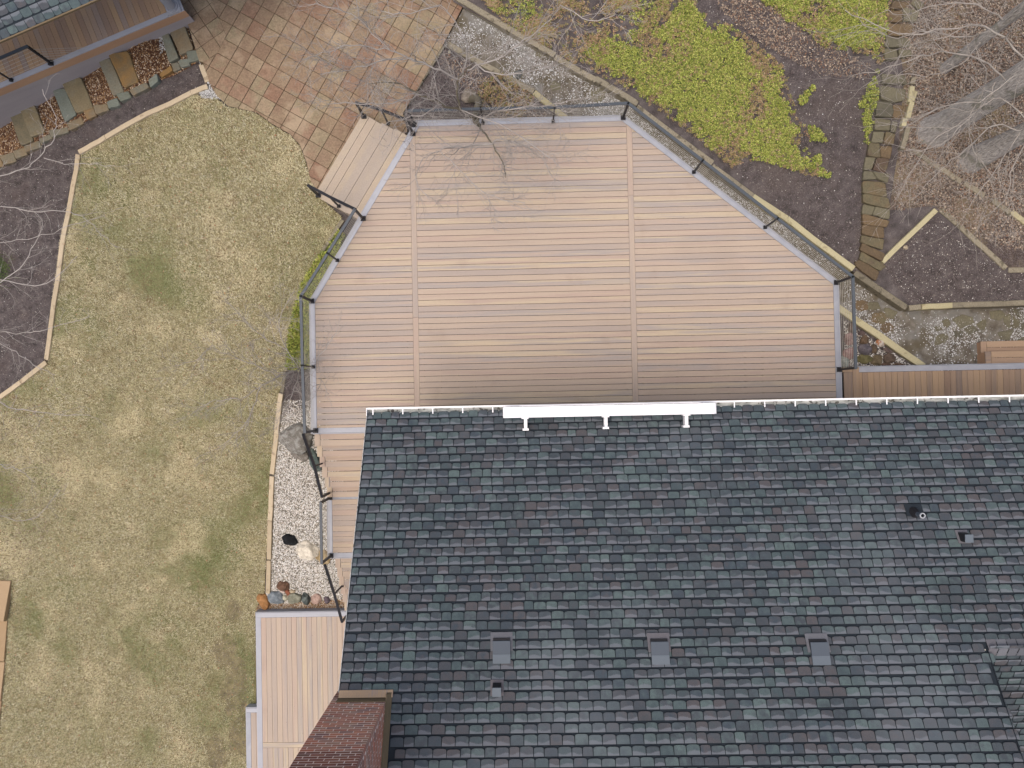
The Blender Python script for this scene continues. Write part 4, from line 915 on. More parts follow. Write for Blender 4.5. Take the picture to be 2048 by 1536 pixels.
# stone stairway on the hill
sw = thing('stone_stairway', Hi(1755, 350), 'narrow stairway of irregular brown flagstones climbing beside the ivy', 'stairway')
ST_ = [('a', [(1708, 524), (1720, 520), (1757, 544), (1748, 563), (1709, 533)]), ('a', [(1721, 504), (1770, 533), (1757, 543), (1715, 520)]), ('a', [(1722, 487), (1768, 509), (1761, 524), (1717, 502)]),
       ('a', [(1722, 471), (1767, 479), (1763, 501), (1718, 485)]), ('a', [(1723, 450), (1766, 456), (1765, 478), (1721, 470)]), ('a', [(1722, 429), (1777, 443), (1770, 456), (1722, 450)]),
       ('b', [(1725, 409), (1749, 414), (1741, 431), (1721, 429)]), ('b', [(1749, 414), (1778, 421), (1775, 440), (1742, 431)]), ('a', [(1723, 389), (1775, 397), (1778, 419), (1723, 407)]),
       ('a', [(1724, 363), (1769, 366), (1773, 395), (1722, 388)]), ('b', [(1726, 343), (1742, 344), (1751, 360), (1722, 362)]), ('b', [(1743, 345), (1776, 350), (1772, 368), (1752, 360)]),
       ('b', [(1729, 315), (1750, 315), (1741, 340), (1725, 342)]), ('a', [(1752, 316), (1778, 319), (1767, 348), (1742, 342)]), ('a', [(1736, 288), (1757, 288), (1758, 317), (1731, 314)]), ('a', [(1759, 293), (1783, 294), (1778, 319), (1759, 316)]),
       ('b', [(1744, 265), (1767, 265), (1763, 288), (1739, 287)]), ('a', [(1769, 265), (1789, 270), (1783, 292), (1764, 288)]), ('b', [(1748, 238), (1780, 241), (1777, 263), (1746, 262)]), ('b', [(1782, 243), (1793, 246), (1788, 268), (1778, 263)]),
       ('b', [(1752, 204), (1781, 206), (1785, 225), (1779, 238), (1748, 236)]), ('a', [(1784, 211), (1808, 213), (1794, 241), (1782, 236)]), ('b', [(1758, 173), (1811, 180), (1806, 202), (1786, 208), (1759, 200)]),
       ('b', [(1761, 150), (1806, 153), (1811, 172), (1761, 170)]), ('b', [(1768, 116), (1791, 118), (1791, 122), (1768, 124)]), ('b', [(1766, 100), (1791, 100), (1792, 119), (1766, 121)]), ('b', [(1794, 101), (1818, 103), (1821, 116), (1796, 118)]),
       ('b', [(1771, 75), (1818, 78), (1818, 97), (1766, 97)]), ('a', [(1771, 50), (1823, 51), (1821, 75), (1773, 74)]), ('b', [(1804, 16), (1836, 25), (1828, 47), (1803, 46)]), ('a', [(1774, 25), (1803, 22), (1801, 47), (1773, 47)]),
       ('b', [(1826, 0), (1846, 12), (1836, 24), (1818, 10)]), ('a', [(1783, 5), (1818, 8), (1806, 20), (1778, 22)]), ('b', [(1790, -20), (1822, -18), (1818, 5), (1786, 3)])]
for i, (k_, pl) in enumerate(ST_): stone(sw, pl, Hi, 0.07+0.012*(i % 3), 'stair' if k_ == 'a' else 'stairg', sc=1.02)
# flagstones in the path (right)
PF = [(1725, 610, 30, 'a'), (1760, 636, 34, 'a'), (1775, 655, 26, 'a'), (1893, 645, 20, 'b'), (1880, 660, 22, 'a'), (1875, 683, 26, 'a'), (1930, 645, 26, 'b'), (1965, 650, 26, 'b'), (1990, 628, 34, 'b'), (2024, 648, 30, 'b'), (2010, 670, 26, 'b'), (2045, 668, 20, 'a'), (2040, 620, 18, 'b'),
      (1196, 190, 34, 'b'), (1110, 172, 22, 'b'), (1040, 150, 16, 'b'), (1080, 110, 20, 'b')]
pf = thing('path_flagstones', Lo(1900, 660), 'scattered flat flagstones sunk in the grit path', 'flagstones')
for cx, cy, r_, k_ in PF[:3]+PF[13:]:
    n_ = random.choice((5, 6)); a0 = random.uniform(0, 6)
    pl = [(cx+r_*0.6*math.cos(a0+2*math.pi*i/n_)*random.uniform(0.8, 1.15), cy+r_*0.45*math.sin(a0+2*math.pi*i/n_)*random.uniform(0.8, 1.15)) for i in range(n_)]
    stone(pf, pl, Lo, 0.016, 'stairg' if k_ == 'b' else 'stair', name='flagstone')
for pl in ([(1660, 1060), (1740, 1008), (1752, 1060), (1730, 1102), (1700, 1102)], [(1770, 955), (1870, 945), (1902, 990), (1850, 1030), (1780, 1012)], [(1880, 1004), (1938, 972), (1942, 1090), (1918, 1092), (1885, 1045)],
           [(1952, 975), (2022, 1040), (2000, 1085), (1952, 1090)], [(1830, 1122), (1972, 1097), (1930, 1187), (1870, 1187)], [(1945, 935), (2012, 932), (2012, 1012), (1960, 958)], [(2012, 1070), (2050, 1040), (2090, 1050), (2080, 1112), (2014, 1104)],
           [(1985, 1192), (2048, 1150), (2090, 1150), (2090, 1206), (1990, 1208)], [(1390, 1030), (1440, 1008), (1467, 1060), (1430, 1092), (1395, 1072)], [(1320, 1080), (1370, 1068), (1402, 1100), (1350, 1122)], [(1340, 1150), (1400, 1128), (1452, 1160), (1410, 1212), (1330, 1232)],
           [(1470, 1020), (1550, 978), (1640, 1000), (1652, 1050), (1540, 1102)], [(1480, 1112), (1562, 1110), (1552, 1162), (1490, 1162)], [(1560, 1085), (1640, 1065), (1690, 1110), (1600, 1150)], [(790, 880), (880, 878), (905, 940), (800, 952)], [(930, 920), (1042, 958), (1002, 1022), (930, 1002)]):
    stone(pf, z4(pl, 1536, 384), Lo, 0.018, 'stairg', name='flagstone')
def rock(px, py, wpx, hpx, rot, c1, c2, label, ht=0.6, base=None, seed=0, spots=None, name='rock', group=None, cuts=4):
    g = base(px, py) if base else Lo(px, py); h_ = HC-g.z; rx, ry = wpx/2*h_/FPX, hpx/2*h_/FPX; rzh = min(rx, ry)*ht*1.3
    bm = bmesh.new(); bmesh.ops.create_icosphere(bm, subdivisions=4, radius=1)
    r_ = random.Random(seed+int(px)); planes = []
    for _ in range(cuts+3):
        n_ = Vector((r_.uniform(-1, 1), r_.uniform(-1, 1), r_.uniform(-0.1, 1))).normalized(); planes.append((n_, r_.uniform(0.62, 0.88)))
    planes.append((Vector((r_.uniform(-.15, .15), r_.uniform(-.15, .15), 1)).normalized(), 0.75))
    for v in bm.verts:
        p = v.co.copy()
        for n_, d_ in planes:
            e_ = p.dot(n_)-d_
            if e_ > 0: p -= n_*e_*0.85
        p *= 1+0.17*noise.noise(v.co*1.8+Vector((seed, px*0.01, 0)))+0.05*noise.noise(v.co*6+Vector((seed, 1, 5)))
        v.co = (p.x*rx*1.12, p.y*ry*1.12, p.z*rzh)
    bmesh.ops.rotate(bm, verts=bm.verts, matrix=Matrix.Rotation(rad(rot), 3, 'Z'))
    me = bpy.data.meshes.new(name); bm.to_mesh(me); bm.free(); me.materials.append(rockmat(name+'_stone', c1, c2, spots))
    me.polygons.foreach_set('use_smooth', [True]*len(me.polygons)); me.update()
    o = bpy.data.objects.new(name, me); COL.objects.link(o); o.location = (g.x, g.y, g.z+rzh*0.28); ORG[o.name] = o.location.copy()
    tag(o, label, 'rock', group); return o
GR = [(9, 0.52, 0.62, lin(160, 164, 158), 0.5)]
rock(594, 876, 58, 62, 25, (132, 128, 118), (162, 156, 146), 'large rounded pale grey boulder below the corner of the upper deck', 0.55, seed=1, name='boulder', spots=GR)
rock(601, 908, 34, 26, -30, (128, 122, 112), (154, 146, 136), 'grey brown boulder against the lower side of the big pale boulder', 0.5, seed=2, name='boulder')
rock(630, 918, 22, 50, 14, (84, 98, 92), (112, 122, 114), 'long dark green grey boulder beside the upper stairs', 0.8, seed=3, name='boulder')
rock(580, 1080, 29, 22, -25, (22, 24, 26), (40, 44, 46), 'glossy black rock lying on the white gravel', 0.7, seed=4)
rock(616, 1100, 42, 33, -12, (226, 216, 194), (240, 232, 212), 'cream white rounded rock beside the black one', 0.6, seed=5, cuts=2)
rock(648, 1112, 28, 30, 35, (168, 146, 104), (184, 164, 128), 'flat tan slab rock under the landing railing', 0.35, seed=6)
rock(527, 1202, 23, 30, 20, (166, 116, 66), (184, 134, 84), 'orange brown pointed rock at the left end of the rock row', 0.6, seed=7)
rock(553, 1194, 34, 24, -14, (120, 130, 136), (150, 158, 162), 'large blue grey rock with a pale rim by the timber end', 0.6, seed=8)
rock(571, 1195, 13, 11, 0, (190, 186, 160), (210, 204, 180), 'small pale yellow stone resting on the blue grey rock', 0.9, seed=9)
rock(568, 1172, 26, 20, -20, (112, 82, 62), (134, 100, 78), 'dark brown rough rock above the rock row', 0.7, seed=10)
rock(577, 1184, 12, 14, -20, (140, 82, 58), (160, 100, 72), 'small rusty red stone under the dark brown rock', 0.7, seed=11)
rock(585, 1182, 11, 9, 0, (196, 178, 146), (214, 198, 168), 'tiny cream stone right of the rusty stone', 0.8, seed=12)
rock(566, 1181, 12, 9, 0, (180, 160, 146), (200, 182, 168), 'tiny pinkish stone left of the rusty stone', 0.8, seed=19)
rock(590, 1196, 27, 23, 10, (136, 136, 116), (160, 160, 140), 'squat green grey rock in the middle of the rock row', 0.7, seed=13)
rock(613, 1196, 19, 24, 20, (82, 90, 86), (118, 126, 120), 'dark green grey rock with a hollow right of the squat rock', 0.8, seed=14)
rock(633, 1197, 20, 20, 0, (176, 146, 130), (190, 162, 146), 'smooth pinkish tan rock in the rock row', 0.6, seed=15, cuts=2)
rock(655, 1199, 15, 15, 0, (96, 84, 90), (120, 106, 112), 'small purplish rock near the sloping handrail', 0.6, seed=16)
rock(677, 1205, 9, 14, 0, (110, 94, 66), (130, 116, 86), 'small olive brown rock at the foot of the stairs', 0.8, seed=17)
rock(1697, 706, 24, 22, 0, (160, 124, 116), (186, 150, 142), 'rounded pink rock seen through the right railing cables', 0.7, seed=20)
rock(1699, 678, 22, 22, 0, (150, 120, 112), (172, 142, 134), 'pink rock above the rounded pink rock by the right railing', 0.6, seed=21)
rock(1702, 655, 18, 20, 0, (118, 98, 84), (140, 116, 100), 'brown rock highest of the rocks behind the right railing', 0.6, seed=22)
rock(1729, 699, 26, 20, -20, (98, 92, 96), (122, 114, 118), 'purple grey rock right of the railing', 0.6, seed=23)
rock(1728, 680, 18, 16, 30, (104, 84, 64), (122, 100, 76), 'brown wedge rock above the purple grey rock', 0.5, seed=24)
rock(1722, 666, 14, 12, 0, (92, 76, 72), (110, 92, 86), 'small dark rock near the yellow timber', 0.5, seed=25)
rock(1747, 697, 13, 18, 10, (100, 84, 66), (118, 100, 80), 'small upright brown rock right of the purple grey rock', 0.5, seed=26)
rock(1729, 718, 31, 20, 0, (104, 98, 60), (122, 114, 76), 'flat mossy square rock at the railing foot', 0.3, seed=27, cuts=6)
rock(1753, 720, 24, 22, 20, (112, 98, 72), (128, 112, 84), 'flat brown rock right of the mossy rock', 0.35, seed=28)
rock(1777, 716, 24, 22, -15, (98, 82, 68), (116, 98, 82), 'flat dark brown rock next to the yellow timber', 0.35, seed=29)
rock(1775, 700, 22, 9, -30, (94, 80, 74), (110, 94, 86), 'thin brown sliver rock under the yellow timber', 0.5, seed=30)
rock(1760, 685, 18, 15, -30, (196, 184, 170), (214, 200, 184), 'white and orange rock against the yellow timber', 0.6, seed=31, spots=[(7, 0.5, 0.56, lin(176, 104, 50), 0.9)])
rock(1797, 730, 24, 9, -5, (100, 82, 66), (118, 98, 80), 'low brown rock at the walkway edge', 0.4, seed=32)
rock(1771, 730, 20, 9, 0, (96, 74, 60), (112, 90, 74), 'reddish brown rock at the walkway edge left of the low one', 0.4, seed=33)
rock(1688, 722, 16, 24, 0, (150, 158, 150), (170, 176, 166), 'pale green grey stone in the corner by the right railing post', 0.6, seed=34)
rock(1811, 495, 9, 8, 20, (196, 180, 150), (210, 196, 168), 'small pale stone lying on the triangular mulch bed', 0.4, base=Hi, seed=35)
rock(940, 193, 34, 26, 10, (132, 122, 108), (154, 144, 128), 'grey rock at the foot of the bare tree by the railing', 0.5, seed=36)
rock(1038, 149, 16, 18, 0, (96, 98, 94), (110, 112, 108), 'dark round stone at the edge of the grit path', 0.4, seed=37)
rock(899, 104, 6, 6, 0, (200, 190, 160), (214, 204, 176), 'tiny cream stone at the corner of the patio timbers', 0.8, seed=38)

# ------------------------------------------------------------------ loose ground cover made of many small pieces
def sample(poly, n, hf, dens=None, seed=0):
    r = np.random.default_rng(seed); P_ = np.array(poly); lo, hi = P_.min(0), P_.max(0); X = np.zeros(0); Y = np.zeros(0)
    A = (hi-lo).prod(); ar = abs(area(poly)); m_ = int(n*A/ar*1.02)+10
    x = r.uniform(lo[0], hi[0], m_); y_ = r.uniform(lo[1], hi[1], m_); k_ = inside(x, y_, poly); x, y_ = x[k_], y_[k_]
    if dens is not None: k_ = r.random(len(x)) < dens(x, y_); x, y_ = x[k_], y_[k_]
    return x, y_, hf(x, y_), r
def vnoise(x, y_, sc, seed=0):
    """cheap smooth value noise 0..1"""
    r = np.random.default_rng(seed); T = r.random((64, 64)); u, v = x*sc+100, y_*sc+100
    i, j = np.floor(u).astype(int), np.floor(v).astype(int); fu, fv = u-i, v-j; fu = fu*fu*(3-2*fu); fv = fv*fv*(3-2*fv)
    g = lambda a_, b2: T[a_ % 64, b2 % 64]
    return (g(i, j)*(1-fu)+g(i+1, j)*fu)*(1-fv)+(g(i, j+1)*(1-fu)+g(i+1, j+1)*fu)*fv
def edged(poly, fn, wdt=0.22, sd=50):
    """density that frays towards the outline of the patch"""
    def g(x, y_):
        d = np.full(x.shape, 9.0)
        for i in range(len(poly)):
            ax, ay = poly[i]; bx, by = poly[(i+1) % len(poly)]; L2 = (bx-ax)**2+(by-ay)**2+1e-9
            t = np.clip(((x-ax)*(bx-ax)+(y_-ay)*(by-ay))/L2, 0, 1); d = np.minimum(d, np.hypot(x-ax-t*(bx-ax), y_-ay-t*(by-ay)))
        e_ = np.clip((d/wdt+1.6*(vnoise(x, y_, 3.5, sd)-0.5)+0.5*(vnoise(x, y_, 11, sd+1)-0.5)-0.25)*2.2, 0.02, 1)
        return e_*(fn(x, y_) if fn else 1)
    return g
def blades(name, x, y_, z, r, l0, l1, w0, w1, lean, m_, label, cat, flat=0.0, parent=None):
    n = len(x); a_ = r.uniform(0, 2*np.pi, n); ln = r.uniform(l0, l1, n); wd = r.uniform(w0, w1, n); le = r.uniform(lean*0.5, 1.0, n)
    dx, dy = np.cos(a_), np.sin(a_); hx = ln*le; hz = ln*np.sqrt(np.maximum(0, 1-le**2))*(1-flat)+0.004
    V = np.empty((n, 3, 3)); V[:, 0] = np.stack([x-dy*wd, y_+dx*wd, z], -1); V[:, 1] = np.stack([x+dy*wd, y_-dx*wd, z], -1)
    V[:, 2] = np.stack([x+dx*hx, y_+dy*hx, z+hz+0.003], -1)
    V[:, :2, 2] += r.uniform(0.0, 0.02, n)[:, None]; V[:, 2, 2] += r.uniform(0, 0.02, n)
    return big(name, V.reshape(-1, 3), np.arange(3*n).reshape(-1, 3), m_, parent, label=label, cat=cat)
def pebbles(name, x, y_, z, r, s0, s1, m_, label, cat):
    n = len(x); base = np.array([(1, 0, 0), (0.2, 0.9, 0), (-0.9, 0.4, 0), (-0.5, -0.8, 0), (0.6, -0.7, 0), (0.1, 0.1, 0.75)]); F_ = np.array([(0, 1, 5), (1, 2, 5), (2, 3, 5), (3, 4, 5), (4, 0, 5)])
    s = r.uniform(s0, s1, n); a_ = r.uniform(0, 2*np.pi, n); B = np.repeat(base[None], n, 0)*(1+r.uniform(-0.25, 0.25, (n, 6, 1))); B[:, :, 1] *= r.uniform(0.55, 1, n)[:, None]
    c, sn = np.cos(a_)[:, None], np.sin(a_)[:, None]; X = (B[:, :, 0]*c-B[:, :, 1]*sn)*s[:, None]+x[:, None]; Y = (B[:, :, 0]*sn+B[:, :, 1]*c)*s[:, None]+y_[:, None]
    Z = B[:, :, 2]*s[:, None]*0.8+z[:, None]+r.uniform(-0.004, 0.012, n)[:, None]
    V = np.stack([X, Y, Z], -1).reshape(-1, 3); Fc = (F_[None]+np.arange(n)[:, None, None]*6).reshape(-1, 3)
    return big(name, V, Fc, m_, label=label, cat=cat)
def leaves(name, x, y_, z, r, s0, s1, m_, label, cat, tilt=0.4, asp=0.5, lift=0.01, whorl=1, wr=0.0, parent=None):
    """leaf-shaped quads; whorl > 1 sets a rosette of leaves round every point"""
    if whorl > 1:
        n0 = len(x); x = np.repeat(x, whorl); y_ = np.repeat(y_, whorl); zz = np.repeat(z+r.uniform(0.02, 0.09, n0), whorl)
        a_ = (np.tile(np.arange(whorl)*2*np.pi/whorl, n0)+np.repeat(r.uniform(0, 6.28, n0), whorl))+r.uniform(-.3, .3, len(x))
    else: zz = z+r.uniform(0, 1, len(x))*lift; a_ = r.uniform(0, 2*np.pi, len(x))
    n = len(x); s = r.uniform(s0, s1, n); el = r.uniform(-tilt*0.3, tilt, n); d = np.stack([np.cos(a_)*np.cos(el), np.sin(a_)*np.cos(el), np.sin(el)], -1)
    side = np.stack([-np.sin(a_), np.cos(a_), r.uniform(-tilt, tilt, n)], -1); c = np.stack([x, y_, zz+0.008], -1)
    if wr: c = c+d*wr
    V = np.empty((n, 4, 3)); V[:, 0] = c; V[:, 1] = c+d*(s*0.55)[:, None]+side*(s*asp*0.5)[:, None]; V[:, 2] = c+d*s[:, None]; V[:, 3] = c+d*(s*0.55)[:, None]-side*(s*asp*0.5)[:, None]
    V[:, 2, 2] -= s*0.12*(whorl > 1)
    V[:, :, 2] = np.maximum(V[:, :, 2], (zz+0.004)[:, None]-0.02)
    return big(name, V.reshape(-1, 3), np.arange(4*n).reshape(-1, 4), m_, parent, label=label, cat=cat)
def vis(poly_px, f=Lo): return pts(poly_px, f)
VL = vis([(404, 194), (432, 196), (455, 214), (512, 226), (545, 250), (580, 270), (600, 292), (611, 322), (622, 362), (642, 398), (684, 434), (660, 478), (640, 510), (600, 582), (583, 650), (572, 740), (557, 790), (548, 870),
          (538, 960), (532, 1120), (529, 1185), (514, 1215), (512, 1240), (508, 1420), (492, 1430), (492, 1600), (-70, 1600), (-70, 840), (0, 797), (96, 727), (158, 312), (216, 278), (388, 188)])
SOIL = [Lo(*q) for q in ((452, 1300), (470, 1392), (432, 1505), (484, 1470), (466, 1222), (478, 1340))]; SR = (0.42, 0.48, 0.4, 0.5, 0.3, 0.3)
def soilf(x, y_):
    d = np.zeros_like(np.asarray(x, float))
    for c_, r_ in zip(SOIL, SR): d = np.maximum(d, 1.3-np.hypot((x-c_.x)*1.15, (y_-c_.y)*0.8)/r_)
    return np.clip((d+0.7*(vnoise(x, y_, 4.0, 3)-0.5)-0.15)*3, 0, 1)
bare = lambda x, y_: 1-0.93*soilf(x, y_)
x, y_, z, r = sample(VL, 380000, h_low, bare, 1)
blades('grass', x, y_, z, r, 0.03, 0.085, 0.004, 0.0085, 0.93, M['blade'], 'short dry tan and olive winter grass covering the lawn', 'grass')
gp = [((-9.2, -5.0), 1.1), ((-8.5, -4.2), 0.8), ((-9.8, -5.6), 0.5), ((-6.4, 3.5), 0.9), ((-8.4, -6.8), 0.8), ((-8.1, -7.6), 0.6), ((-7.9, 5.9), 0.7), ((-12.1, -0.5), 0.7), ((-6.3, 5.3), 0.4), ((-8.3, -9.2), 0.7)]
def gd(x, y_):
    nz = 0.6*vnoise(x, y_, 2.2, 8)+0.4*vnoise(x, y_, 6.0, 9)
    d = np.zeros_like(x)
    for (cx, cy), rr in gp: d = np.maximum(d, np.clip(1.15-np.hypot(x-cx, y_-cy)/rr, 0, 1))
    return np.clip(np.clip((d*1.1+nz-1.0)*3.5, 0, 1)*0.75+0.03+0.35*np.clip((0.5*vnoise(x, y_, 0.6, 4)+0.5*vnoise(x, y_, 3.0, 6)-0.62)*6, 0, 1), 0, 1)
x, y_, z, r = sample(VL, 130000, h_low, gd, 2)
blades('green_grass', x, y_, z+0.008, r, 0.02, 0.06, 0.003, 0.006, 0.8, M['gblade'], 'greener tufts growing through the dry lawn', 'grass')
x, y_, z, r = sample(VL, 2300, h_low, lambda x, y_: 0.25+0.75*vnoise(x, y_, 0.8, 5)**2, 3)
leaves('fallen_leaves', x, y_, z+0.03, r, 0.025, 0.06, M['orangeleaf'], 'scattered orange and cream fallen leaves on the lawn', 'leaves', asp=0.7)
x, y_, z, r = sample(vis([(395, 1190), (512, 1190), (508, 1420), (492, 1430), (492, 1600), (380, 1600)]), 16000, h_low, soilf, 90)
blades('bare_earth_crumbs', x, y_, z+0.004, r, 0.01, 0.04, 0.004, 0.009, 0.97, M['earth'], 'bare grey brown earth patches in the lawn beside the lower deck', 'soil', flat=0.7)
x, y_, z, r = sample(vis([(-60, 800), (60, 790), (150, 900), (110, 1060), (60, 1160), (-60, 1160)]), 2200, h_low, lambda x, y_: vnoise(x, y_, 1.2, 95), 96)
leaves('leaf_scatter', x, y_, z+0.03, r, 0.025, 0.06, M['litter'], 'brown leaves gathered on the lawn at the left picture edge', 'leaves', asp=0.6)
# gravels
GB = vis([(570, 800), (600, 800), (645, 800), (665, 900), (700, 1000), (712, 1232), (512, 1229), (532, 1190), (545, 1100), (549, 960), (556, 880)])
x, y_, z, r = sample(GB, 26000, h_low, lambda x, y_: np.where(np.asarray(y_) > -0.2, 0.55, 1.0), 4)
pebbles('white_gravel', x, y_, z+0.012, r, 0.011, 0.025, M['pebble'], 'white and tan pebbles filling the bed beside the stairs', 'gravel')
RB = vis([(515, 1210), (690, 1198), (690, 1229), (512, 1231)])
x, y_, z, r = sample(RB, 2600, h_low, None, 44)
pebbles('rusty_gravel', x, y_, z+0.03, r, 0.010, 0.020, M['bpebble'], 'rusty brown pebbles along the far edge of the lower deck', 'gravel')
chips = lambda x, y_: np.clip((vnoise(x, y_, 1.4, 6)-0.32)*2.6, 0.04, 1)
x, y_, z, r = sample(vis([(928, 0), (888, 92), (1040, 168), (1160, 262), (1250, 262), (1670, 575), (1680, 620), (1850, 742), (2070, 742), (2070, 604), (1815, 618), (1709, 545), (1424, 328), (1275, 212), (1112, 120), (1000, 50)]), 21000, h_low, chips, 5)
pebbles('grey_gravel', x, y_, z+0.004, r, 0.009, 0.020, M['chip'], 'pale grey stone chips scattered on the path', 'gravel')
x, y_, z, r = sample(vis([(1688, 640), (1840, 740), (1688, 740)]), 1500, h_low, None, 55)
pebbles('chips_among_rocks', x, y_, z+0.008, r, 0.010, 0.02, M['pebble'], 'pebbles between the rocks right of the railing', 'gravel')
x, y_, z, r = sample(BGRAV, 9000, h_low, None, 6)
pebbles('brown_gravel', x, y_, z+0.01, r, 0.012, 0.024, M['bpebble'], 'rust brown and cream pebbles round the stepping slabs', 'gravel')
for i, pl in enumerate(([(395, 175), (420, 172), (452, 198), (430, 200), (404, 196)], [(318, 60), (372, 36), (376, 50), (340, 66), (335, 100), (322, 110)], [(398, 118), (406, 122), (425, 172), (418, 172)])):
    x, y_, z, r = sample(vis(pl), (600, 500, 220)[i], lambda a_, b2: h_low(a_, b2), None, 60+i)
    pebbles('white_chips', x, y_, z+0.02+(0.02 if i else 0), r, 0.010, 0.02, M['chip'], ('white chips in the corner between lawn and patio', 'white chips at the end of the porch skirt', 'thin line of white chips along the patio edge')[i], 'gravel')
# mulch strands on the beds
for i, (pl, f, hf, n) in enumerate((([(-60, 350), (100, 284), (200, 232), (380, 138), (400, 130), (415, 168), (380, 182), (210, 270), (152, 300), (90, 722), (-60, 840)], Lo, h_low, 26000),
                           ([(1400, -30), (1560, 20), (1720, 140), (1730, 290), (1722, 520), (1707, 530), (1575, 430), (1450, 330), (1290, 200), (1380, 60)], Hi, h_hill, 34000),
                           ([(1765, 530), (1870, 425), (2010, 540), (2070, 545), (2070, 600), (1815, 608)], Hi, h_hill, 12000),
                           ([(2010, 530), (1945, 470), (1990, 415), (2070, 480), (2070, 540)], Hi, h_hill, 5000),
                           ([(566, 740), (625, 740), (640, 820), (566, 850)], Lo, h_low, 2500), ([(885, 100), (1120, 250), (815, 250)], Lo, h_low, 9000))):
    x, y_, z, r = sample(vis(pl, f), n, hf, None, 70+i)
    blades('mulch', x, y_, z, r, 0.02, 0.07, 0.003, 0.007, 0.97, M['strip'], ('shredded dark mulch in the left bed', 'shredded dark mulch between the ivy patches', 'shredded mulch in the triangular bed', 'shredded mulch in the bed at the far right', 'mulch strip beside the deck', 'mulch in the planting bed at the bare tree')[i], 'mulch', flat=0.5)
# leaf litter in the woods
WD = vis([(1795, -40), (1812, 160), (1800, 300), (1782, 420), (1868, 412), (1935, 462), (2016, 500), (2080, 500), (2080, -60)], Hi)
for px_, py_ in ((1868, 262), (1938, 322), (1888, 138)):
    c0 = Hi(px_, py_); rq = np.random.default_rng(px_); n_ = 700; a_ = rq.uniform(0, 6.283, n_); d_ = 0.26+np.abs(rq.normal(0, 0.22, n_)); x = c0.x+np.cos(a_)*d_; y_ = c0.y+np.sin(a_)*d_
    leaves('leaf_pile', x, y_, h_hill(x, y_)+0.01+0.16*np.exp(-(d_-0.26)/0.2)*rq.random(n_), rq, 0.035, 0.08, M['litter'], {1868: 'leaves heaped round the thickest trunk', 1938: 'leaves heaped round the lower right trunk', 1888: 'leaves heaped round the slender trunk'}[px_], 'leaves', asp=0.55, lift=0.03)
x, y_, z, r = sample(WD, 26000, h_hill, lambda x, y_: 0.35+0.65*vnoise(x, y_, 1.1, 12), 7)
leaves('leaf_litter', x, y_, z+0.01, r, 0.03, 0.075, M['litter'], 'brown fallen leaves covering the ground under the big trees', 'leaves', asp=0.55, lift=0.04)
LT2 = vis([(1420, -30), (1560, 20), (1610, 70), (1700, 110), (1740, 130), (1735, 160), (1640, 150), (1560, 110), (1500, 70), (1440, 20)], Hi)
x, y_, z, r = sample(LT2, 3600, h_hill, lambda x, y_: 0.3+0.7*vnoise(x, y_, 1.5, 14), 8)
leaves('leaf_drift', x, y_, z+0.01, r, 0.03, 0.07, M['litter'], 'drift of pale brown leaves between the two ivy patches', 'leaves', asp=0.55, lift=0.03)
LT3 = vis([(890, 100), (1110, 240), (1000, 250), (960, 200), (880, 140)])
x, y_, z, r = sample(LT3, 900, h_low, None, 9)
leaves('leaf_drift', x, y_, z+0.01, r, 0.03, 0.07, M['litter'], 'brown leaves caught in the planting bed behind the railing', 'leaves', asp=0.55, lift=0.03)
x, y_, z, r = sample(WD, 4200, h_hill, lambda x, y_: 0.4+0.6*vnoise(x, y_, 0.8, 15), 80)
blades('brush', x, y_, z+0.03, r, 0.12, 0.55, 0.003, 0.006, 0.98, M['twigb'], 'thin dead sticks lying over the leaf litter', 'brush', flat=0.6)
CHP = vis([(1420, -20), (1730, 120), (1725, 520), (1707, 530), (1575, 430), (1450, 330), (1290, 200)], Hi)
x, y_, z, r = sample(CHP, 700, h_hill, None, 81)
pebbles('pale_wood_chips', x, y_, z+0.01, r, 0.008, 0.017, M['pebble'], 'pale specks of wood chip on the mulch slope', 'chips')
x, y_, z, r = sample(vis([(1765, 530), (1870, 425), (2010, 540), (2070, 545), (2070, 600), (1815, 608)], Hi), 500, h_hill, None, 82)
pebbles('pale_wood_chips', x, y_, z+0.01, r, 0.008, 0.018, M['pebble'], 'pale specks scattered on the triangular mulch bed', 'chips')
x, y_, z, r = sample(vis([(-30, 340), (200, 232), (400, 130), (415, 168), (380, 182), (210, 270), (152, 300), (90, 722), (-30, 810)]), 500, h_low, None, 83)
pebbles('pale_wood_chips', x, y_, z+0.01, r, 0.006, 0.014, M['pebble'], 'pale specks scattered on the left mulch bed', 'chips')
# ground cover plants
I1 = vis([(1150, 118), (1175, 90), (1215, 78), (1265, 92), (1300, 66), (1335, 22), (1365, -20), (1378, -20), (1400, 25), (1440, 45), (1482, 62), (1522, 100), (1562, 130), (1578, 180), (1592, 236), (1640, 262), (1652, 284), (1606, 282), (1618, 318),
          (1658, 345), (1640, 357), (1590, 345), (1556, 332), (1520, 322), (1484, 328), (1462, 336), (1440, 318), (1400, 285), (1350, 246), (1290, 205), (1236, 172), (1192, 148)], Hi)
I2 = vis([(1492, -30), (1790, -30), (1786, 30), (1772, 70), (1766, 118), (1756, 132), (1738, 112), (1692, 104), (1645, 98), (1610, 62), (1560, 40), (1530, 12)], Hi)
I3 = vis([(1738, 148), (1756, 132), (1758, 172), (1746, 250), (1738, 292), (1722, 290), (1722, 224), (1708, 214), (1730, 188)], Hi)
I0 = vis([(930, -30), (1362, -30), (1335, 22), (1300, 66), (1265, 92), (1215, 78), (1175, 90), (1150, 130), (1112, 108), (1020, 55)], Hi)
def holes(x, y_): return np.clip(0.25+(0.65*vnoise(x, y_, 1.5, 21)+0.35*vnoise(x, y_, 4.0, 22)-0.27)*3.2, 0.0, 1)
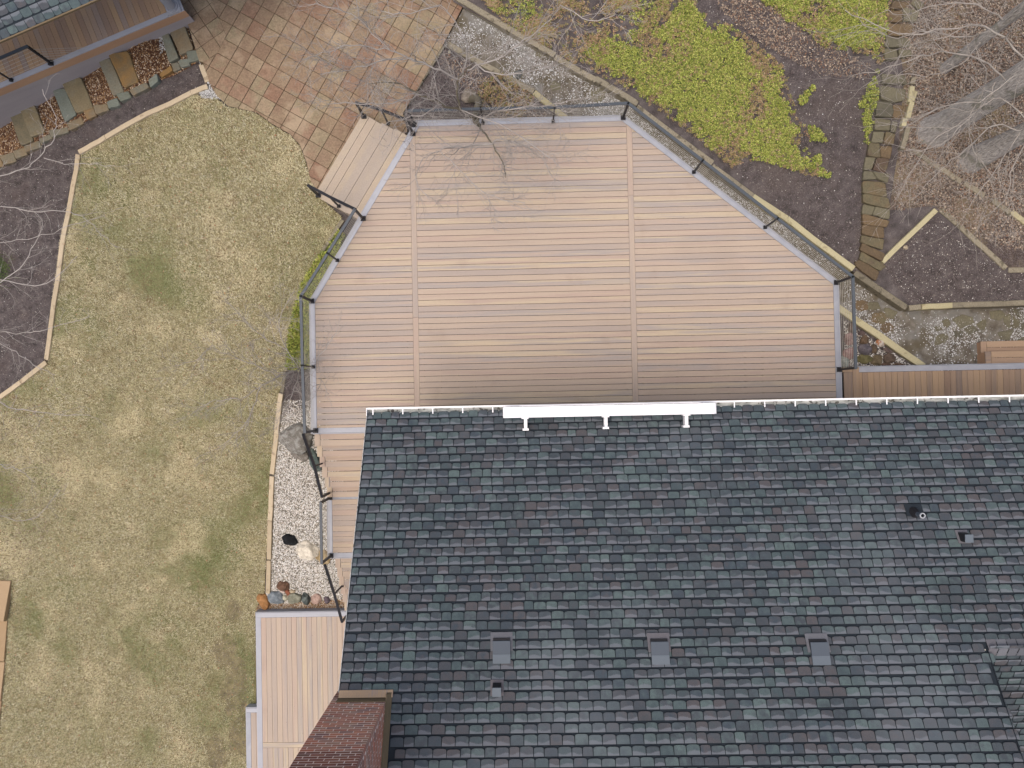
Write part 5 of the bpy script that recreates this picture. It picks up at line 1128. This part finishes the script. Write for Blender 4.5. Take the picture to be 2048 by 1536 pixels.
for i, (pl, n, dn, sd) in enumerate(((I1, 13500, holes, 31), (I2, 5800, lambda x, y_: np.clip(0.1+(0.65*vnoise(x, y_, 1.6, 23)+0.35*vnoise(x, y_, 4, 29)-0.24)*3, 0, 1), 32), (I3, 480, lambda x, y_: 0.4+0.6*vnoise(x, y_, 4, 27), 33),
                                     (I0, 1600, lambda x, y_: np.clip((vnoise(x, y_, 1.5, 24)-0.4)*4, 0, 1), 34))):
    x, y_, z, r = sample(pl, n, h_hill, edged(pl, dn, 0.3 if i < 2 else 0.1), sd)
    leaves('ground_cover', x, y_, z, r, 0.024, 0.046, M['leafg'], ('dense bright green ivy like patch on the slope beyond the deck', 'green ivy patch at the top beside the stone stairway', 'narrow green strip creeping along the stone stairway', 'sparse green plants among reddish leaves at the top')[i], 'ground cover', tilt=0.5, asp=0.75, whorl=6, wr=0.008)
for i, (pl, n, sd) in enumerate(((I0, 6500, 35), (I1, 5200, 36), (I2, 1800, 37))):
    x, y_, z, r = sample(pl, n, h_hill, lambda x, y_: np.clip(1.25-(0.65*vnoise(x, y_, 1.5, 21)+0.35*vnoise(x, y_, 4.0, 22)-0.2)*2.6, 0.08, 1), sd)
    leaves('ground_cover', x, y_, z, r, 0.03, 0.06, M['leafr'], ('reddish brown and olive cover at the top centre of the slope', 'browned leaves showing through the large ivy patch', 'browned leaves within the top ivy patch')[i], 'ground cover', tilt=0.5, asp=0.6, whorl=4, wr=0.004)
tl = 0
for cx, cy, rr in ((1604, 201, 9), (1612, 190, 6), (1625, 178, 5), (1630, 325, 9), (1642, 345, 8), (1612, 322, 5), (1600, 335, 6), (1588, 262, 9), (1652, 352, 6), (1636, 316, 6)):
    c0 = Hi(cx, cy); R_ = rr*0.0123; n = int(14*rr/5)
    rr2 = np.random.default_rng(int(cx)); a_ = rr2.uniform(0, 6.28, n); d_ = R_*np.sqrt(rr2.random(n)); x = c0.x+d_*np.cos(a_); y_ = c0.y+d_*np.sin(a_)
    lab = ('small green seedling clump on the bare mulch', 'tiny clump beside the seedling clump', 'tiny yellow green clump nearest the leaf drift', 'yellow green clump on the mulch below the ivy', 'lower right clump below the ivy tongue', 'small clump left of the yellow green clump',
           'small clump touching the ivy tongue', 'yellow green clump at the waist of the ivy patch', 'lowest right tiny clump on the mulch', 'tiny clump just above the yellow green one')[tl]; tl += 1
    o = leaves('ground_cover_clump', x, y_, h_hill(x, y_), rr2, 0.035, 0.06, M['leafg'], lab, 'plant', tilt=0.5, asp=0.75, whorl=5, wr=0.006)
    del o['kind']; o['group'] = 'small clumps on the mulch slope'
PS = vis([(600, 596), (612, 560), (640, 520), (668, 480), (690, 455), (690, 500), (650, 570), (634, 610), (632, 740), (578, 736), (584, 660)])
x, y_, z, r = sample(PS, 1500, h_low, lambda x, y_: np.where(y_ > 3.6, 0.3, 1), 38)
leaves('border_plants', x, y_, z+0.08, r, 0.07, 0.12, M['leafg'], 'yellow green narrow leaved plants between deck and lawn', 'plants', tilt=0.9, asp=0.3, whorl=7, wr=0.0)
x, y_, z, r = sample(vis([(960, 160), (1010, 150), (1070, 200), (1040, 240), (960, 215)]), 260, h_low, None, 39)
leaves('border_plants', x, y_, z+0.03, r, 0.05, 0.09, M['leafr'], 'olive and rusty small plants in the bed under the bare tree', 'plants', tilt=0.9, asp=0.3, whorl=5, wr=0.0)
c0 = Lo(2, 538); rs = np.random.default_rng(5); x = c0.x+rs.normal(0, 0.14, 260); y_ = c0.y+rs.normal(0, 0.2, 260)
o = blades('grass_tuft', x, y_, np.full(260, c0.z), rs, 0.15, 0.4, 0.004, 0.008, 0.4, M['gblade'], 'dark green grass tuft at the left picture edge in the mulch', 'plant'); del o['kind']

# ------------------------------------------------------------------ bare trees
def wiggle(p0, d, ln, n, amp, r, up=0.0):
    P_ = [np.array(p0, float)]; d = np.array(d, float); d /= np.linalg.norm(d)
    for i in range(n):
        d = d+r.normal(0, amp, 3)+np.array([0, 0, up]); d /= np.linalg.norm(d); P_.append(P_[-1]+d*ln/n)
    return np.array(P_)
def spawn(path, rads, level, out, r, cfg):
    """cfg[level] = (count per metre, min length, max length, spread)"""
    if level >= len(cfg): return
    cpm, l0, l1, spr = cfg[level]; seg = np.linalg.norm(np.diff(path, axis=0), axis=1); L_ = seg.sum(); n = max(1, int(cpm*L_+r.random()))
    cum = np.concatenate([[0], np.cumsum(seg)])
    for q in range(n):
        t = (0.15+0.85*(q+r.random())/n)*L_; i = min(np.searchsorted(cum, t)-1, len(seg)-1); i = max(i, 0); f_ = (t-cum[i])/max(seg[i], 1e-6); f_ = min(max(f_, 0), 1)
        p = path[i]*(1-f_)+path[i+1]*f_; tg = (path[i+1]-path[i])/seg[i]; rr = rads[i]*(1-f_)+rads[i+1]*f_
        s = r.normal(0, 1, 3); s -= tg*s.dot(tg); s /= np.linalg.norm(s); s[2] = s[2]*0.6
        th = r.uniform(*spr); d = tg*math.cos(th)+s*math.sin(th)
        ln = r.uniform(l0, l1)*(1.15-0.5*t/L_); n_ = 5 if ln > 0.5 else 4 if ln > 0.25 else 3
        P_ = wiggle(p, d, ln, n_, 0.17, r, 0.02); r0 = max(min(rr*0.62, 0.003+ln*0.009), 0.0028); R_ = np.linspace(r0, 0.0022, n_+1)
        out.append((P_, R_, level)); spawn(P_, R_, level+1, out, r, cfg)
def tree(name, label, limbs, trunk, cfg, seed, mtw, mbk, end_r=0.006, group=None):
    """limbs: list of (pixel path [(px,py,z)], start radius)"""
    r = np.random.default_rng(seed); tp = [Vector(q) for q in trunk[0]]
    T = thing(name, tp[0], label, 'tree', group)
    def smooth(pp, k_=4):
        pp = np.array([tuple(q) for q in pp], float); n = len(pp); res = []
        for i in range(n-1):
            p0, p1, p2, p3 = pp[max(i-1, 0)], pp[i], pp[i+1], pp[min(i+2, n-1)]
            for j in range(k_):
                t = j/k_; res.append(0.5*((2*p1)+(-p0+p2)*t+(2*p0-5*p1+4*p2-p3)*t*t+(-p0+3*p1-3*p2+p3)*t**3))
        res.append(pp[-1]); return np.array(res)
    tpth = smooth(tp); tr_ = np.interp(np.linspace(0, 1, len(tpth)), np.linspace(0, 1, len(trunk[1])), trunk[1])
    tr_ = tr_*(1+0.04*r.normal(0, 1, len(tr_)))
    if trunk[1][1] > 0.1:
        hh = tpth[:, 2]-tpth[0, 2]; tr_ = tr_*(1+0.28*np.exp(-hh/0.3))
    if trunk[1][1] > 0.08:
        nn = 60; ts = np.linspace(0, 1, nn); tp2 = np.stack([np.interp(ts, np.linspace(0, 1, len(tpth)), tpth[:, k_]) for k_ in range(3)], 1); r2 = np.interp(ts, np.linspace(0, 1, len(tpth)), tr_); sd_ = 40
        V, Fc = tubes([(tp2, r2)], sd_); V = V.reshape(nn, sd_, 3); an = np.arange(sd_)*2*np.pi/sd_; sm = np.interp(np.arange(nn), np.arange(0, nn+6, 6), r.normal(0, 1, len(np.arange(0, nn+6, 6))))
        rel = 0.035*np.sin(3*an+seed)[None, :]+0.025*np.sin(5*an+1.3*seed)[None, :]+0.012*r.normal(0, 1, (1, sd_))+0.006*r.normal(0, 1, (nn, sd_))+0.02*sm[:, None]
        V = tp2[:, None, :]+(V-tp2[:, None, :])*(1+rel)[:, :, None]; V = V.reshape(-1, 3)
    else: V, Fc = tubes([(tpth, tr_)], 14)
    big('trunk', V, Fc, M[mbk], T, kind=None, smooth=True)
    out = []
    for path, r0 in limbs:
        pp = smooth([at(*q) for q in path]); pp[1:-1] += r.normal(0, 0.018, pp[1:-1].shape); R_ = np.linspace(r0, end_r, len(pp))
        V, Fc = tubes([(pp, R_)], 7); big('branch', V, Fc, M[mbk if r0 > 0.025 else mtw], T, kind=None, smooth=True); spawn(pp, R_, 0, out, r, cfg)
    thick = [o_[:2] for o_ in out if o_[2] == 0]; thin = [o_[:2] for o_ in out if o_[2] > 0]
    for lst, sides in ((thick, 4), (thin, 3)):
        if lst:
            V, Fc = tubes(lst, sides); big('twigs', V, Fc, M[mtw], T, kind='stuff')
    return T
b0 = Lo(938, 196)
tree('bare_tree', 'leafless grey tree behind the railing with branches over patio and deck', [
    ([(955, 236, 0.9), (962, 256, 1.3), (985, 290, 1.6), (1008, 332, 1.8), (1012, 356, 1.9)], 0.03),
    ([(985, 288, 1.6), (1010, 278, 1.9), (1045, 292, 2.1)], 0.02), ([(985, 288, 1.6), (930, 292, 1.9), (880, 300, 2.2), (845, 318, 2.4)], 0.022),
    ([(950, 236, 0.95), (920, 219, 1.7), (915, 190, 2.2), (918, 158, 2.6), (935, 140, 2.9), (950, 125, 3.1)], 0.03),
    ([(920, 219, 1.7), (882, 208, 2.2), (842, 190, 2.6), (790, 165, 3.0), (735, 168, 3.3)], 0.028), ([(882, 208, 2.2), (850, 228, 2.5), (800, 240, 2.7), (765, 250, 2.9)], 0.018),
    ([(918, 158, 2.6), (880, 140, 3.0), (830, 120, 3.4), (780, 100, 3.8), (735, 55, 4.2), (715, 12, 4.5)], 0.022), ([(830, 120, 3.4), (770, 118, 3.7), (700, 140, 4.0), (640, 150, 4.2)], 0.015),
    ([(780, 100, 3.8), (720, 90, 4.1), (660, 100, 4.3), (610, 120, 4.4)], 0.013), ([(735, 55, 4.2), (690, 20, 4.5), (620, 10, 4.7)], 0.012),
    ([(918, 158, 2.6), (935, 112, 3.2), (920, 60, 3.7), (880, 10, 4.2)], 0.02), ([(935, 140, 2.9), (980, 120, 3.2), (1035, 90, 3.5), (1090, 50, 3.9), (1120, 10, 4.2)], 0.018),
    ([(950, 125, 3.1), (1000, 150, 3.2), (1070, 140, 3.4), (1130, 125, 3.7)], 0.015), ([(955, 236, 0.9), (1000, 222, 1.8), (1060, 210, 2.3), (1090, 190, 2.7)], 0.02), ([(1060, 210, 2.3), (1110, 210, 2.5), (1160, 195, 2.8)], 0.012),
    ([(920, 219, 1.7), (1000, 250, 2.2), (1080, 300, 2.5), (1120, 335, 2.6)], 0.013), ([(845, 318, 2.4), (830, 360, 2.5), (860, 400, 2.6)], 0.01), ([(880, 300, 2.2), (930, 350, 2.4), (985, 395, 2.5), (1050, 405, 2.6)], 0.01),
    ([(842, 190, 2.6), (800, 200, 2.9), (740, 210, 3.1), (690, 205, 3.3), (655, 210, 3.4)], 0.015), ([(880, 10, 4.2), (800, 30, 4.5), (760, 20, 4.6)], 0.011), ([(1120, 10, 4.2), (1180, 40, 4.3), (1230, 30, 4.5)], 0.01)],
    ([(b0.x, b0.y, b0.z-0.1), tuple(at(957, 200, -0.1)), tuple(at(950, 236, 0.6)), tuple(at(958, 250, 1.2))], [0.1, 0.085, 0.075, 0.05]),
    [(6.0, 0.45, 1.25, (0.5, 1.1)), (7.5, 0.2, 0.6, (0.4, 1.1)), (8.0, 0.1, 0.28, (0.4, 1.0))], 101, 'twig', 'bark2')
b1 = Lo(618, 742)
tree('bare_shrub', 'low leafless shrub sprawling over the lawn left of the upper deck', [
    ([(616, 742, -1.2), (600, 738, -0.6), (560, 752, 0.1), (520, 776, 0.5), (480, 800, 0.8)], 0.022), ([(600, 738, -0.6), (575, 700, 0.1), (560, 665, 0.4), (565, 625, 0.6), (590, 575, 0.8)], 0.015),
    ([(560, 752, 0.1), (520, 735, 0.5), (470, 715, 0.9), (425, 690, 1.1)], 0.014), ([(520, 776, 0.5), (500, 830, 0.8), (470, 870, 1.0), (430, 900, 1.1)], 0.012), ([(575, 700, 0.1), (520, 670, 0.6), (480, 630, 0.9), (450, 600, 1.0)], 0.012),
    ([(600, 738, -0.6), (585, 790, 0.0), (560, 840, 0.4), (560, 880, 0.5)], 0.012), ([(480, 800, 0.8), (430, 800, 1.0), (380, 830, 1.2)], 0.01), ([(425, 690, 1.1), (390, 720, 1.2), (350, 730, 1.3)], 0.009),
    ([(616, 742, -1.2), (635, 720, 0.3), (655, 690, 0.9), (680, 660, 1.2)], 0.01), ([(616, 742, -1.2), (640, 760, 0.3), (660, 790, 0.8)], 0.008)],
    ([(b1.x, b1.y, b1.z-0.05), tuple(at(616, 742, -1.1)), tuple(at(602, 738, -0.6))], [0.04, 0.03, 0.02]),
    [(6.5, 0.4, 1.0, (0.5, 1.1)), (7.0, 0.18, 0.5, (0.4, 1.1)), (7.5, 0.08, 0.22, (0.4, 1.0))], 102, 'twig', 'bark2', end_r=0.005)
b2 = Lo(-120, 560)
tree('bare_tree', 'leafless tree reaching in from the left over the dark mulch bed', [
    ([(-110, 520, 0.5), (-40, 380, 1.2), (10, 350, 1.5), (55, 335, 1.6), (88, 305, 1.7), (108, 270, 1.8), (110, 235, 1.9), (85, 178, 2.0)], 0.016), ([(88, 316, 1.7), (130, 325, 1.8), (180, 328, 1.9), (230, 332, 2.0)], 0.009),
    ([(-110, 520, 0.5), (-50, 420, 1.2), (10, 414, 1.4), (70, 423, 1.5), (115, 421, 1.6), (165, 435, 1.7), (205, 470, 1.8), (235, 495, 1.8)], 0.013), ([(-60, 590, 0.6), (0, 564, 0.9), (40, 536, 1.1), (65, 500, 1.2), (85, 450, 1.3), (70, 425, 1.4)], 0.013),
    ([(-60, 590, 0.6), (0, 562, 0.9), (70, 571, 1.1), (112, 555, 1.2), (155, 512, 1.4)], 0.014), ([(-80, 640, 0.6), (0, 662, 0.9), (60, 665, 1.1), (105, 655, 1.2), (180, 632, 1.4)], 0.013), ([(-80, 640, 0.6), (0, 686, 0.9), (30, 702, 1.0), (70, 730, 1.1), (110, 750, 1.2)], 0.012),
    ([(-80, 480, 0.9), (0, 484, 1.1), (70, 475, 1.3), (140, 452, 1.5), (210, 430, 1.6)], 0.008), ([(-80, 700, 0.6), (0, 800, 1.4), (60, 820, 1.8), (120, 830, 2.0), (180, 830, 2.2)], 0.011), ([(-80, 900, 0.9), (0, 930, 1.4), (40, 940, 1.6), (70, 965, 1.7)], 0.011),
    ([(-80, 1000, 0.9), (0, 1030, 1.3), (60, 1040, 1.5), (120, 980, 1.7)], 0.008)],
    ([(b2.x, b2.y, b2.z-0.1), tuple(at(-115, 540, -0.6)), tuple(at(-110, 520, 0.5))], [0.09, 0.08, 0.05]),
    [(3.0, 0.35, 0.9, (0.5, 1.1)), (3.6, 0.18, 0.45, (0.4, 1.1)), (3.0, 0.08, 0.2, (0.4, 1.0))], 103, 'twig', 'twig')
def trunkpts(px, py, lean, htop, f=Hi):
    g = f(px, py); return g, [(g.x, g.y, g.z-0.2), (g.x+lean[0]*0.25, g.y+lean[1]*0.25, g.z+htop*0.25), (g.x+lean[0]*0.6, g.y+lean[1]*0.6, g.z+htop*0.6), (g.x+lean[0], g.y+lean[1], g.z+htop)]
cf = [(2.6, 0.6, 1.9, (0.35, 0.9)), (2.6, 0.3, 0.9, (0.4, 1.0)), (2.2, 0.1, 0.3, (0.4, 1.0))]
g, tp = trunkpts(1868, 262, (0.5, 0.15), 7)
tree('large_tree', 'thickest pale grey trunk at the right, above the broken line of timbers', [
    ([(1990, 165, 2.6), (1960, 215, 2.9), (1900, 258, 3.1), (1850, 300, 3.2), (1790, 400, 3.3)], 0.018), ([(2010, 160, 3.0), (1960, 120, 3.6), (1880, 105, 3.9), (1800, 130, 4.1), (1710, 150, 4.2)], 0.018),
    ([(2030, 150, 3.3), (1960, 200, 3.6), (1890, 210, 3.8), (1830, 240, 3.9), (1800, 262, 4.0)], 0.013), ([(2060, 130, 3.8), (1990, 60, 4.2), (1900, 55, 4.4), (1830, 68, 4.5), (1768, 58, 4.6), (1690, 20, 4.7)], 0.018),
    ([(1960, 190, 2.3), (1940, 240, 2.5), (1950, 300, 2.6), (1990, 360, 2.7)], 0.012)], (tp, [0.36, 0.29, 0.26, 0.22]), cf, 104, 'twigb', 'barkg')
g, tp = trunkpts(1938, 322, (0.35, 0.1), 6)
tree('large_tree', 'second pale trunk at the right edge, lower in the picture than the thick one', [
    ([(2040, 262, 2.2), (1990, 250, 2.6), (1930, 300, 2.8), (1880, 340, 2.9), (1830, 395, 3.0)], 0.016), ([(2060, 255, 2.6), (2010, 200, 3.0), (1960, 215, 3.2), (1880, 290, 3.3), (1812, 300, 3.4)], 0.015),
    ([(2040, 265, 2.2), (2000, 330, 2.4), (1960, 380, 2.5), (1930, 420, 2.6)], 0.012), ([(2070, 250, 2.8), (2030, 330, 3.0), (2010, 400, 3.1), (1960, 440, 3.2)], 0.011)], (tp, [0.29, 0.22, 0.2, 0.18]), cf, 105, 'twigb', 'barkg')
g, tp = trunkpts(1888, 138, (0.2, 0.1), 6)
tree('slender_tree', 'slimmer grey trunk crossing the top right corner', [
    ([(1985, 60, 2.6), (1930, 75, 3.0), (1850, 60, 3.3), (1790, 78, 3.5), (1720, 40, 3.7)], 0.014), ([(2005, 40, 3.0), (1950, 10, 3.4), (1880, 8, 3.6), (1810, 30, 3.8), (1770, 20, 3.9)], 0.014),
    ([(1960, 85, 2.0), (1920, 130, 2.3), (1860, 150, 2.5), (1800, 150, 2.6), (1740, 170, 2.8)], 0.012), ([(1950, 92, 1.8), (1975, 150, 2.1), (1960, 200, 2.3)], 0.01)], (tp, [0.12, 0.11, 0.13, 0.12]), cf, 106, 'twigb', 'barkg')
